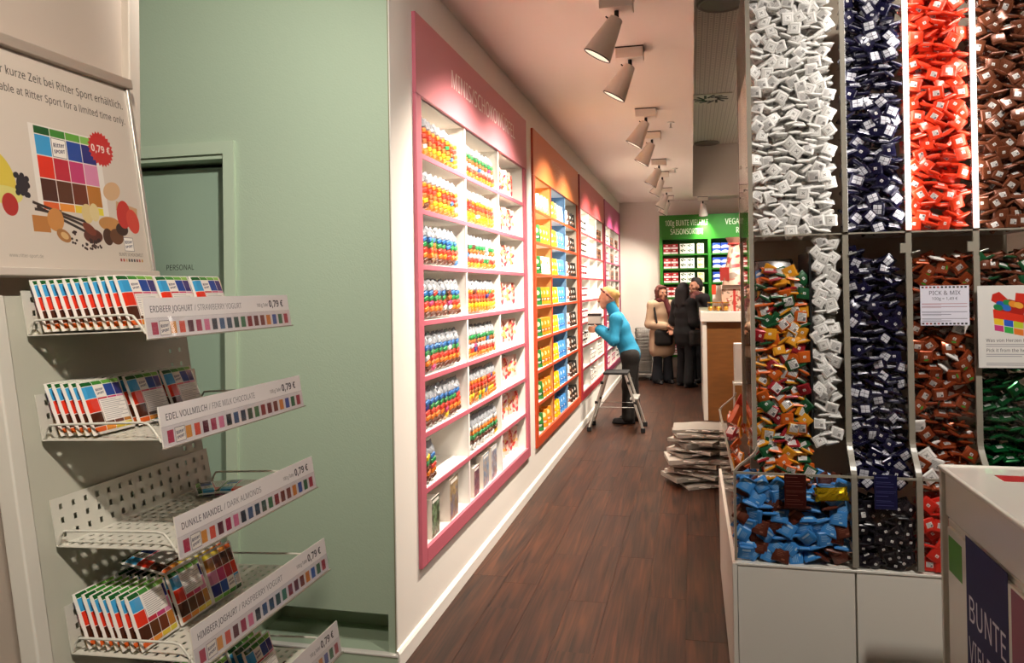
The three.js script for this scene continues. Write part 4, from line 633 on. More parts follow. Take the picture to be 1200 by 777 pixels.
// a small printed pouch lying on top of the mixed bin
{
  const tx = canvasTexture(256, 128, (g) => { g.fillStyle = '#3a2620'; g.fillRect(0, 0, 256, 128); g.fillStyle = '#3c6ea8'; g.fillRect(0, 44, 256, 34); g.fillStyle = '#d8702c'; g.fillRect(0, 76, 256, 34); g.fillStyle = '#e6e0da'; for (let k = 0; k < 12; k++) { g.beginPath(); g.ellipse(10 + k * 22, 62 + (k % 3) * 12, 8, 6, k, 0, 7); g.fill(); } });
  const c = hitZ(908, 322, ZU - 0.09), m = single('sweet_pouch', pillow(0.14, 0.12, 0.05, 0.003, 6, 6), print(tx, 0.25), 'dark pouch with a blue and orange print lying on the mixed bin', 'pouch', [c.x, c.y, ZU - 0.09]); m.rotation.set(-0.3, 0.1, 0.08);
}
// cards, signs and the gold pack
{
  const cardTex = (bg, fg) => canvasTexture(128, 208, (g, w, h) => { g.fillStyle = bg; g.fillRect(0, 0, w, h); g.fillStyle = fg; for (let k = 0; k < 7; k++) { const y = 14 + k * 28; g.fillRect(8, y, w * (0.55 + ((k * 5) % 4) * 0.11), k === 0 ? 5 : 3); if (k % 2) g.fillRect(8, y + 10, w * 0.8, 2); } });
  const a = hitZ(932, 576, ZL + 0.006), c1 = single('price_card', B(0.075, 0.122, 0.002), [paint(0x2a0f0c), paint(0x2a0f0c), paint(0x2a0f0c), paint(0x2a0f0c), print(cardTex('#3a1410', '#6a3a32'), 0.25), paint(0x2a0f0c)], 'dark brown hanging information card on the blue bin', 'card', [a.x, a.y, ZL + 0.006]);
  const b = hitZ(1038, 577, ZL + 0.006); single('price_card', B(0.075, 0.122, 0.002), [paint(0x12123a), paint(0x12123a), paint(0x12123a), paint(0x12123a), print(cardTex('#17183f', '#43457a'), 0.25), paint(0x12123a)], 'dark navy hanging information card on the black bin', 'card', [b.x, b.y, ZL + 0.006]);
  const gp = hitZ(974, 579, ZL - 0.018), gg = pillow(0.105, 0.05, 0.02, 0.004, 8, 6), pa = gg.attributes.position; for (let k = 0; k < pa.count; k++) pa.setZ(k, pa.getZ(k) + Math.sin(pa.getX(k) * 310 + pa.getY(k) * 190) * 0.002); gg.computeVertexNormals();
  const gold = single('gold_pack', gg, std(0xd8b81f, 0.22, { metalness: 0.85 }), 'crinkled gold foil pack lying on the blue minis', 'foil pack', [gp.x, gp.y, ZL - 0.018]); gold.rotation.set(-0.25, 0, 0.08);
  const p = hitZ(1107, 358, ZU + 0.012), dots = ['#3a1c1c', '#a83a44', '#7c3a2c', '#222', '#b0545c', '#111', '#222', '#2a2a44', '#222', '#4a3a2c', '#111', '#222'];
  const pm = canvasTexture(512, 460, (g, w, h) => { g.fillStyle = '#dedcea'; g.fillRect(0, 0, w, h); dots.forEach((c, i) => { g.fillStyle = c; for (const y of [8, h - 30]) g.fillRect(14 + i * 41, y, 24, 20); }); g.fillStyle = '#3a3848'; g.textAlign = 'center'; g.textBaseline = 'middle'; g.font = '66px sans-serif'; g.fillText('PICK & MIX', w / 2, 84, w * 0.68); g.font = '46px sans-serif'; g.fillText('100g = 1,49 €', w / 2, 150, w * 0.56); [[206, '#b0707a'], [240, '#a0707a'], [300, '#7a7888'], [330, '#7a7888'], [378, '#8a8898'], [404, '#8a8898']].forEach(([y, c], k) => { g.fillStyle = c; g.fillRect(14, y, k % 2 && k > 2 ? w * 0.6 : w - 36, 7); g.fillRect(14, y + 13, w * 0.4, 4); }); });
  const wm = paint(0xe2e0ea, 0.5);
  single('pick_and_mix_card', B(0.158, 0.142, 0.002), [wm, wm, wm, wm, print(pm, 0.4), wm], 'white card reading PICK & MIX 100g = 1,49 € on the copper bin', 'sign', [p.x, p.y, ZU + 0.012]);
  const bx0 = hitZ(1145, 335, ZU + 0.02), bx1 = hitZ(1147, 431, ZU + 0.02), bw = 0.22, bh = bx0.y - bx1.y;
  const bt = canvasTexture(512, 660, (g, w, h) => {
    g.fillStyle = '#dfdcd8'; g.fillRect(0, 0, w, h);
    const P = (c, pts) => { g.fillStyle = c; g.beginPath(); pts.forEach(([x, y]) => g.lineTo(x, y)); g.fill(); };
    P('#c22a1c', [[110, 70], [160, 50], [240, 130], [180, 170], [100, 120]]); P('#cc2f1f', [[280, 60], [370, 70], [370, 170], [270, 150]]); P('#a81f14', [[120, 180], [230, 110], [370, 150], [330, 240], [130, 220]]);
    for (const [x, y, c] of [[170, 150, '#1f5ab0'], [220, 140, '#2a8a4a'], [260, 150, '#e08a2c'], [210, 180, '#2c6ac0'], [300, 160, '#e2a23c'], [150, 175, '#1c7a44']]) { g.fillStyle = c; g.beginPath(); g.ellipse(x, y, 36, 24, 0.4, 0, 7); g.fill(); }
    P('#d8341f', [[112, 190], [330, 240], [330, 300], [116, 260]]); P('#c22a1c', [[330, 240], [380, 170], [376, 240], [330, 300]]); P('#e8c02c', [[116, 262], [186, 272], [188, 322], [120, 310]]); P('#2a5ac0', [[190, 272], [256, 284], [258, 334], [192, 322]]); P('#b8c832', [[260, 284], [330, 300], [330, 350], [260, 336]]); P('#c83a7a', [[120, 314], [186, 324], [188, 372], [122, 360]]); P('#3aa84a', [[192, 326], [256, 338], [258, 388], [194, 376]]); P('#e07a2c', [[260, 340], [330, 354], [330, 404], [262, 390]]); P('#b04a9a', [[332, 300], [376, 244], [372, 340], [332, 404]]);
    g.fillStyle = '#23305e'; g.beginPath(); for (let k = 0; k < 40; k++) { const a = k * Math.PI / 20, R = k % 2 ? 56 : 64; g.lineTo(425 + R * Math.cos(a), 315 + R * Math.sin(a)); } g.fill(); g.fillStyle = '#e6e4ee'; g.font = 'bold 34px sans-serif'; g.textAlign = 'center'; g.fillText('1,49 €', 425, 322, 100);
    g.textAlign = 'left'; g.fillStyle = '#44424a'; g.font = '36px sans-serif'; g.fillText('Was von Herzen kommt', 56, 452, 400); g.fillText('Pick it from the heart', 56, 532, 330); g.fillStyle = '#98959c'; for (const [y, l] of [[468, 400], [484, 380], [548, 390], [564, 260], [620, 380], [634, 380]]) g.fillRect(56, y, l, 6);
  });
  single('box_placard', B(bw, bh, 0.003), [wm, wm, wm, wm, print(bt, 0.4), wm], 'white placard picturing an open red gift box on the emerald bin', 'sign', [bx0.x + bw / 2, (bx0.y + bx1.y) / 2, ZU + 0.02]);
}

// ---------- white counter in front of the dispenser ----------
{
  const X = 0.728, Zc = -2.6, top = 1.038, rim = 0.884, W = 0.9, L = 1.9;
  const t = thing('display_counter', 'white counter block lettered BUNTE VIELFALT with coloured squares', 'counter', [X + W / 2, 0, Zc + L / 2]);
  part(t, 'body', RB(W - 0.03, rim, L - 0.03, 0.006), M.lacquer, X + W / 2 + 0.004, rim / 2, Zc + L / 2);
  part(t, 'side_panel', RB(0.012, rim - 0.02, L - 0.06, 0.003), M.lacquer, X + 0.014, rim / 2 - 0.008, Zc + L / 2 + 0.015);
  part(t, 'corner_post', RB(0.02, top - 0.004, 0.02, 0.004), M.lacquer, X + 0.01, (top - 0.004) / 2, Zc + 0.01);
  part(t, 'upper_case', RB(W - 0.02, top - rim - 0.012, L - 0.02, 0.006), M.lacquer, X + W / 2 + 0.002, (top + rim) / 2, Zc + L / 2);
  part(t, 'top_panel', RB(W, 0.012, L, 0.004), phys(0xece6dc, 0.18, { clearcoat: 0.6, clearcoatRoughness: 0.08 }), X + W / 2, top - 0.006, Zc + L / 2);
  part(t, 'rim_lip', RB(0.014, 0.014, L, 0.005), M.lacquer, X + 0.004, top - 0.005, Zc + L / 2);
  part(t, 'rim_lip', RB(W, 0.014, 0.014, 0.005), M.lacquer, X + W / 2, top - 0.003, Zc + 0.007);
  const face = (x) => X + 0.0083;
  const sq = (hex, z0, z1, y0, y1) => part(t, 'colour_square', B(0.001, y1 - y0, z1 - z0), paint(hex, 0.4), X + 0.0078, (y0 + y1) / 2, (z0 + z1) / 2);
  sq(0x5a9a2a, -2.543, -2.43, 0.738, 0.843); sq(0x8f1f4a, -2.08, -1.9, 0.66, 0.86);
  const tx = canvasTexture(512, 1024, (g, w, h) => { g.fillStyle = '#1f1e58'; g.fillRect(0, 0, w, h); g.fillStyle = '#dcdaea'; g.textAlign = 'left'; g.textBaseline = 'alphabetic'; const k = h / 0.59; g.font = Math.round(0.098 * k) + 'px sans-serif'; g.fillText('BUNTE', 22, 0.228 * k, w - 44); g.fillText('VIELFALT', 22, 0.345 * k, w - 44); });
  const bm = paint(0x1f1e58, 0.7);
  part(t, 'lettered_panel', B(0.001, 0.59, 0.295), [bm, print(tx, 0.7), bm, bm, bm, bm], X + 0.0078, 0.593, -2.2475);
  part(t, 'colour_square', B(0.09, 0.0008, 0.07), paint(0xb01f22, 0.35), X + 0.16, top + 0.0006, -2.45);
}
// ---------- sales counter at the back and what stands on it ----------
{
  const Zc = -9.4, X = 0.11, L = 2.0, W = 1.3, ty = 1.29;
  const t = thing('sales_counter', 'tall sales counter with a brown wood front and white surround', 'counter', [X + W / 2, 0, Zc - L / 2]);
  const wood = (() => { const a = valueNoise(31, 64), b = valueNoise(32, 8); const tx = noiseTexture(256, 256, (u, v) => { const k = 0.88 + a(u * 0.2, v) * 0.1 + (b(u, v) - 0.5) * 0.06; return [134 * k, 84 * k, 36 * k]; }); return std(0xffffff, 0.5, { map: tx }); })();
  part(t, 'body', B(W - 0.06, ty - 0.12, L - 0.04), wood, X + W / 2, (ty - 0.12) / 2, Zc - L / 2);
  part(t, 'end_panel', RB(0.05, ty - 0.12, L, 0.004), M.lacquer, X + 0.025, (ty - 0.12) / 2, Zc - L / 2);
  part(t, 'end_panel', RB(0.05, ty - 0.12, L, 0.004), M.lacquer, X + W - 0.025, (ty - 0.12) / 2, Zc - L / 2);
  part(t, 'worktop', RB(W + 0.04, 0.12, L + 0.04, 0.006), M.lacquer, X + W / 2, ty - 0.06, Zc - L / 2);
  // things on top
  const pat = canvasTexture(128, 128, (g, w, h) => { const r = rng(7); g.fillStyle = '#c9a994'; g.fillRect(0, 0, w, h); for (let k = 0; k < 60; k++) { g.fillStyle = ['#8c5a4a', '#e2cdbb', '#a83a3c', '#7c6a5a'][Math.floor(r() * 4)]; g.beginPath(); g.ellipse(r() * w, r() * h, 3 + r() * 9, 2 + r() * 5, r() * 3, 0, 7); g.fill(); } });
  const patM = print(pat, 0.5);
  const g1 = thing('gift_box', 'beige patterned gift box on the sales counter', 'gift box', [0.47, ty, -9.62]); local(g1, 'box', RB(0.26, 0.27, 0.2, 0.006), patM, 0, 0.135, 0); local(g1, 'lid', RB(0.275, 0.05, 0.215, 0.006), paint(0xe0cfc0, 0.5), 0, 0.29, 0); local(g1, 'ribbon', B(0.03, 0.318, 0.203), paint(0xb03a34, 0.35), 0.02, 0.1593, 0.001);
  const g2 = thing('gift_bag', 'tall tapering gift bag with a red and beige pattern above the sales counter', 'gift bag', [0.5, ty + 0.315, -9.62]);
  local(g2, 'bag_body', new THREE.CylinderGeometry(0.07, 0.2, 0.5, 4, 1).rotateY(Math.PI / 4), patM, 0, 0.25, 0); local(g2, 'gathered_top', new THREE.CylinderGeometry(0.1, 0.06, 0.08, 10, 1, true), paint(0xb98a78, 0.5), 0, 0.53, 0); local(g2, 'ribbon', new THREE.TorusGeometry(0.066, 0.012, 6, 14).rotateX(Math.PI / 2), paint(0xb03a34, 0.35), 0, 0.49, 0); local(g2, 'red_panel', RB(0.12, 0.16, 0.01, 0.004), paint(0xa8322c, 0.4), -0.12, 0.13, 0.12).rotation.y = -0.5;
  const gold = std(0xc8963c, 0.3, { metalness: 0.6 });
  for (let k = 0; k < 5; k++) { const j = thing('sweet_jar', 'small glass jar with gold wrapped sweets on the sales counter', 'jar', [0.21 + k * 0.045 + (k % 2) * 0.01, ty, -9.5 - (k % 2) * 0.07], 'jars of gold sweets'); local(j, 'sweets', new THREE.IcosahedronGeometry(0.03, 1), gold, 0, 0.035, 0); local(j, 'glass', new THREE.CylinderGeometry(0.036, 0.032, 0.1, 14, 1, true), M.pane, 0, 0.05, 0); local(j, 'lid', new THREE.CylinderGeometry(0.037, 0.037, 0.012, 14), gold, 0, 0.106, 0); }
  const s = thing('table_sign', 'white and orange upright card on the sales counter', 'sign', [0.26, ty, -9.75]); local(s, 'card', RB(0.12, 0.3, 0.006, 0.002), paint(0xe9e6e0, 0.4), 0.04, 0.16, 0); local(s, 'orange_stripe', B(0.05, 0.12, 0.008), paint(0xc8482c, 0.4), 0.0, 0.26, 0.001); local(s, 'base', B(0.14, 0.012, 0.06), paint(0xd9d6d0, 0.4), 0.04, 0.006, 0);
  const w = thing('leaflet_rack', 'white box on thin white legs in front of the sales counter', 'rack', [0.49, 0, -8.7]);
  local(w, 'box', RB(0.12, 0.42, 0.14, 0.006), paint(0xe4e0d8, 0.5), 0, 0.76, 0); local(w, 'tray', RB(0.15, 0.03, 0.17, 0.004), M.metalWhite, 0, 0.535, 0);
  for (const [x, z] of [[-0.065, -0.075], [0.065, -0.075], [-0.065, 0.075], [0.065, 0.075]]) local(w, 'leg', B(0.012, 0.52, 0.012), M.metalWhite, x, 0.26, z);
}
// ---------- bundles of folded paper bags on the floor ----------
{
  const r = rng(201); let y = 0.0; const hexes = [0xb4aea4, 0xa29d94, 0xc2bdb3, 0x8f8a82, 0xaaa498];
  for (let k = 0; k < 12; k++) {
    const w = 0.34 + r() * 0.12, d = 0.28 + r() * 0.08, th = 0.02 + r() * 0.016, sag = 0.002 + r() * 0.004, g = new THREE.BoxGeometry(w, th, d, 8, 1, 4), p = g.attributes.position, ph = r() * 6;
    for (let i = 0; i < p.count; i++) { const x = p.getX(i), z = p.getZ(i); p.setY(i, p.getY(i) + sag * Math.cos(x / w * Math.PI * 1.6 + ph * 0.1) + (r() - 0.5) * 0.004); p.setZ(i, z * (1 + 0.04 * Math.sin(x * 20 + ph))); }
    g.computeVertexNormals();
    const t = thing('paper_bag_bundle', k === 11 ? 'topmost bundle of folded pale paper bags on the floor stack' : `bundle of folded pale paper bags, ${ord[k]} from the floor in the stack by the dispenser`, 'bag bundle', [0.02 + (r() - 0.5) * 0.11 + (k > 9 ? 0.03 : 0), y, -6.42 + (r() - 0.5) * 0.06], k === 11 ? undefined : 'bundles of folded paper bags');
    t.rotation.set((r() - 0.5) * 0.05, (r() - 0.5) * 1.0, (r() - 0.5) * 0.11); const lay = local(t, 'bags', g, std(hexes[k % 5], 0.85), 0, th / 2 + sag, 0);
    local(t, 'dark_layer', B(w * 0.93, 0.012, d * 0.96), paint(0x3f3a35, 0.9), 0.012, 0.004, -0.004);  // thin dark layer filling the gap between bundles
    for (const s of [-1, 1]) local(t, 'handle', tube([[s * 0.06, 0, 0], [s * 0.06 + 0.03, 0.012, 0.05], [s * 0.06 + 0.07, 0.006, 0.055], [s * 0.06 + 0.1, 0, 0]], 0.005, 12, 5), paint(0xe2ded4, 0.7), -0.05, th * 0.6 + sag, d / 2 - 0.01);
    y += th + 0.011;
  }
}
// ---------- step ladder ----------
{
  const A = hitY(693, 502, 0), C = hitY(755, 503, 0), zc = -8.72, xm = (A.x + C.x) / 2;
  const t = thing('step_ladder', 'small aluminium folding step ladder with a black top step', 'step ladder', [xm, 0, zc]), py = 0.64, hw = 0.2;
  const La = A.x - xm, Lc = C.x - xm;
  for (const s of [-1, 1]) {
    local(t, 'leg', rod([La, 0.03, s * hw], [La * 0.36, py, s * hw * 0.8], 0.014, 8), M.alu); local(t, 'leg', rod([Lc, 0.03, s * hw], [Lc * 0.36, py, s * hw * 0.8], 0.014, 8), M.alu);
    for (const x of [La, Lc]) local(t, 'foot', RB(0.05, 0.05, 0.04, 0.006), M.rubber, x, 0.025, s * hw);
    for (const [x, y] of [[La * 0.72, 0.32], [Lc * 0.72, 0.32], [La * 0.5, 0.54], [Lc * 0.5, 0.54]]) local(t, 'joint', RB(0.035, 0.03, 0.03, 0.004), M.rubber, x, y, s * hw * 0.9);
    local(t, 'stay', rod([La * 0.78, 0.27, s * hw * 0.95], [Lc * 0.78, 0.27, s * hw * 0.95], 0.004), M.steel);
  }
  local(t, 'top_step', RB(0.27, 0.025, 0.36, 0.006), M.rubber, 0, py, 0);
  local(t, 'step', RB(0.09, 0.022, 0.36, 0.004), M.alu, Lc * 0.68, 0.36, 0);
  local(t, 'cross_bar', rod([La, 0.12, -hw], [La, 0.12, hw], 0.009), M.alu, 0.03, 0, 0);
}
// ---------- stacked wire baskets by the back wall ----------
{
  const t0 = (() => { const list = [], w = 0.26, d = 0.38, h = 0.2; for (let k = 0; k < 4; k++) { const f = 0.82 + 0.18 * k / 3, y = h * k / 3; list.push(tube([[-w / 2 * f, y, -d / 2 * f], [w / 2 * f, y, -d / 2 * f], [w / 2 * f, y, d / 2 * f], [-w / 2 * f, y, d / 2 * f]], k === 3 ? 0.006 : 0.003, 24, 5, true)); } for (let k = 0; k <= 8; k++) { const u = k / 8 - 0.5; for (const s of [-1, 1]) { list.push(rod([u * w * 0.82, 0, s * d / 2 * 0.82], [u * w, h, s * d / 2], 0.0025, 4)); list.push(rod([s * w / 2 * 0.82, 0, u * d * 0.82], [s * w / 2, h, u * d], 0.0025, 4)); } list.push(rod([u * w * 0.82, 0, -d / 2 * 0.82], [u * w * 0.82, 0, d / 2 * 0.82], 0.0025, 4)); } return merge(list); })();
  const base = thing('basket_trolley', 'low wheeled base under the stacked wire baskets', 'trolley', [-0.83, 0, -13.45]);
  local(base, 'frame', RB(0.28, 0.03, 0.4, 0.006), M.steel, 0, 0.1, 0); for (const [x, z] of [[-0.12, -0.17], [0.12, -0.17], [-0.12, 0.17], [0.12, 0.17]]) { local(base, 'wheel', new THREE.CylinderGeometry(0.035, 0.035, 0.025, 14).rotateZ(Math.PI / 2), M.rubber, x, 0.035, z); local(base, 'fork', B(0.02, 0.05, 0.02), M.steel, x, 0.075, z); }
  for (let k = 0; k < 11; k++) { const m = single('wire_basket', t0, M.steel, `grey wire shopping basket, ${ord[k]} from the bottom of the stack by the back wall`, 'basket', [-0.83, 0.12 + k * 0.056, -13.45], 'stacked wire baskets'); m.rotation.y = (k % 3 - 1) * 0.03; }
}
// ---------- people: smooth-joined tapered limbs meshed on a grid ----------
function field(prims, cell, k = 0.03) {
  const lo = V3(1e9, 1e9, 1e9), hi = V3(-1e9, -1e9, -1e9);
  for (const p of prims) { const m = p.e ? Math.max(...p.r) : Math.max(p.ra, p.rb) * Math.max(p.fx ?? 1, p.fz ?? 1); for (const c of p.e ? [p.e] : [p.a, p.b]) { lo.min(V3(c[0] - m, c[1] - m, c[2] - m)); hi.max(V3(c[0] + m, c[1] + m, c[2] + m)); } }
  lo.subScalar(cell * 3 + k * 0.5); hi.addScalar(cell * 3 + k * 0.5);
  const n = [0, 1, 2].map((i) => Math.ceil((hi.getComponent(i) - lo.getComponent(i)) / cell) + 1), F = new Float32Array(n[0] * n[1] * n[2]).fill(1), at = (x, y, z) => x + n[0] * (y + n[1] * z);
  for (const p of prims) {
    const m = (p.e ? Math.max(...p.r) : Math.max(p.ra, p.rb) * Math.max(p.fx ?? 1, p.fz ?? 1)) + k + cell * 2, c = p.e ? [p.e] : [p.a, p.b], l = [0, 1, 2].map((i) => Math.max(0, Math.floor((Math.min(...c.map((q) => q[i])) - m - lo.getComponent(i)) / cell))), h = [0, 1, 2].map((i) => Math.min(n[i] - 1, Math.ceil((Math.max(...c.map((q) => q[i])) + m - lo.getComponent(i)) / cell)));
    for (let z = l[2]; z <= h[2]; z++) for (let y = l[1]; y <= h[1]; y++) for (let x = l[0]; x <= h[0]; x++) {
      const X = lo.x + x * cell, Y = lo.y + y * cell, Z = lo.z + z * cell; let d;
      if (p.e) { const a = (X - p.e[0]) / p.r[0], b = (Y - p.e[1]) / p.r[1], e = (Z - p.e[2]) / p.r[2], q = Math.hypot(a, b, e); d = (q - 1) * Math.min(...p.r) * (q > 1 ? 1.0 : 1); }
      else { const bx = p.b[0] - p.a[0], by = p.b[1] - p.a[1], bz = p.b[2] - p.a[2], ax = X - p.a[0], ay = Y - p.a[1], az = Z - p.a[2], t = Math.max(0, Math.min(1, (ax * bx + ay * by + az * bz) / (bx * bx + by * by + bz * bz + 1e-9))); let dx = (ax - bx * t) / (p.fx ?? 1), dy = ay - by * t, dz = (az - bz * t) / (p.fz ?? 1); d = Math.hypot(dx, dy, dz) - (p.ra + (p.rb - p.ra) * t); }
      const i = at(x, y, z), o = F[i], hh = Math.max(k - Math.abs(d - o), 0) / k; F[i] = Math.min(d, o) - hh * hh * k * 0.25;
    }
  }
  // surface nets
  const pos = [], vid = new Int32Array(F.length).fill(-1), idx = [];
  for (let z = 0; z < n[2] - 1; z++) for (let y = 0; y < n[1] - 1; y++) for (let x = 0; x < n[0] - 1; x++) {
    let sx = 0, sy = 0, sz = 0, c = 0; const v = []; for (let q = 0; q < 8; q++) v.push(F[at(x + (q & 1), y + (q >> 1 & 1), z + (q >> 2))]);
    if (v.every((a) => a > 0) || v.every((a) => a <= 0)) continue;
    for (let q = 0; q < 8; q++) for (const b of [1, 2, 4]) if (!(q & b)) { const a0 = v[q], a1 = v[q | b]; if ((a0 > 0) !== (a1 > 0)) { const t = a0 / (a0 - a1); sx += (q & 1) + (b === 1 ? t : 0); sy += (q >> 1 & 1) + (b === 2 ? t : 0); sz += (q >> 2) + (b === 4 ? t : 0); c++; } }
    vid[at(x, y, z)] = pos.length / 3; pos.push(lo.x + (x + sx / c) * cell, lo.y + (y + sy / c) * cell, lo.z + (z + sz / c) * cell);
  }
  const quad = (a, b, c, d, flip) => { if (a < 0 || b < 0 || c < 0 || d < 0) return; flip ? idx.push(a, c, b, a, d, c) : idx.push(a, b, c, a, c, d); };
  for (let z = 1; z < n[2] - 1; z++) for (let y = 1; y < n[1] - 1; y++) for (let x = 1; x < n[0] - 1; x++) {
    const s = F[at(x, y, z)] <= 0;
    if (s !== (F[at(x + 1, y, z)] <= 0)) quad(vid[at(x, y - 1, z - 1)], vid[at(x, y, z - 1)], vid[at(x, y, z)], vid[at(x, y - 1, z)], !s);
    if (s !== (F[at(x, y + 1, z)] <= 0)) quad(vid[at(x - 1, y, z - 1)], vid[at(x - 1, y, z)], vid[at(x, y, z)], vid[at(x, y, z - 1)], !s);
    if (s !== (F[at(x, y, z + 1)] <= 0)) quad(vid[at(x - 1, y - 1, z)], vid[at(x, y - 1, z)], vid[at(x, y, z)], vid[at(x - 1, y, z)], !s);
  }
  const g = new THREE.BufferGeometry(); g.setAttribute('position', new THREE.Float32BufferAttribute(pos, 3)); g.setIndex(idx); g.computeVertexNormals(); return g;
}
const cap = (a, b, ra, rb, f) => ({ a, b, ra, rb: rb ?? ra, f }), ell = (e, r) => ({ e, r });
const sub = (a, b) => a.map((v, i) => v - b[i]), add3 = (a, b, k = 1) => a.map((v, i) => v + b[i] * k), unit = (a) => { const l = Math.hypot(...a); return a.map((v) => v / l); }, cross3 = (a, b) => [a[1] * b[2] - a[2] * b[1], a[2] * b[0] - a[0] * b[2], a[0] * b[1] - a[1] * b[0]];
// a hand: palm, four curled fingers of unequal length, a thumb from the side of the palm
function handPrims(wrist, dir, palm, side, curl) {
  const f = unit(dir), s = unit(cross3(palm, f)).map((v) => v * side), p = unit(cross3(f, cross3(palm, f))), out = [], base = add3(wrist, f, 0.085);
  for (const k of [-0.026, -0.009, 0.009, 0.026]) out.push(cap(add3(wrist, f, 0.01), add3(base, s, k), 0.021, 0.013));
  [[-0.027, 0.062], [-0.009, 0.074], [0.009, 0.078], [0.027, 0.068]].forEach(([k, len]) => {
    let q = add3(base, s, k), a = 0.25 * curl; const segs = [0.45, 0.32, 0.23];
    for (const g of segs) { a += curl * 0.75; const d = add3(f.map((v) => v * Math.cos(a)), p, Math.sin(a)); const e = add3(q, d, len * g); out.push(cap(q, e, 0.0092, 0.0078)); q = e; }
  });
  let q = add3(add3(wrist, f, 0.03), s, 0.028), d1 = unit(add3(add3(s.map((v) => v * 0.7), f, 0.8), p, 0.35)); let e = add3(q, d1, 0.042); out.push(cap(add3(wrist, f, 0.02), q, 0.016, 0.013), cap(q, e, 0.012, 0.0095)); d1 = unit(add3(d1, p, 0.5 * curl)); out.push(cap(e, add3(e, d1, 0.03), 0.0095, 0.008));
  return out;
}
function headPrims(c, fwd, up, R = 1) {
  const s = unit(cross3(up, fwd)), P = (a, b, d) => add3(add3(add3(c, s, a * R), up, b * R), fwd, d * R);
  return [cap(P(0, 0.045, -0.012), P(0, 0.02, -0.01), 0.086 * R, 0.084 * R), cap(P(0, 0.0, 0.02), P(0, -0.062, 0.048), 0.066 * R, 0.046 * R), cap(P(0, -0.07, 0.05), P(0, -0.088, 0.062), 0.03 * R, 0.024 * R), cap(P(0, 0.022, 0.082), P(0, -0.014, 0.106), 0.009 * R, 0.015 * R), cap(P(0.03, 0.032, 0.07), P(-0.03, 0.032, 0.07), 0.02 * R), cap(P(0.04, -0.018, 0.06), P(0.04, -0.02, 0.055), 0.026 * R), cap(P(-0.04, -0.018, 0.06), P(-0.04, -0.02, 0.055), 0.026 * R), cap(P(0.018, -0.048, 0.082), P(-0.018, -0.048, 0.082), 0.011 * R), cap(P(0.08, 0.02, -0.012), P(0.086, -0.02, -0.008), 0.012 * R), cap(P(-0.08, 0.02, -0.012), P(-0.086, -0.02, -0.008), 0.012 * R)];
}
const skin = std(0xc98f72, 0.6), lipM = std(0x9c4a44, 0.5), eyeM = std(0x1c1410, 0.3);
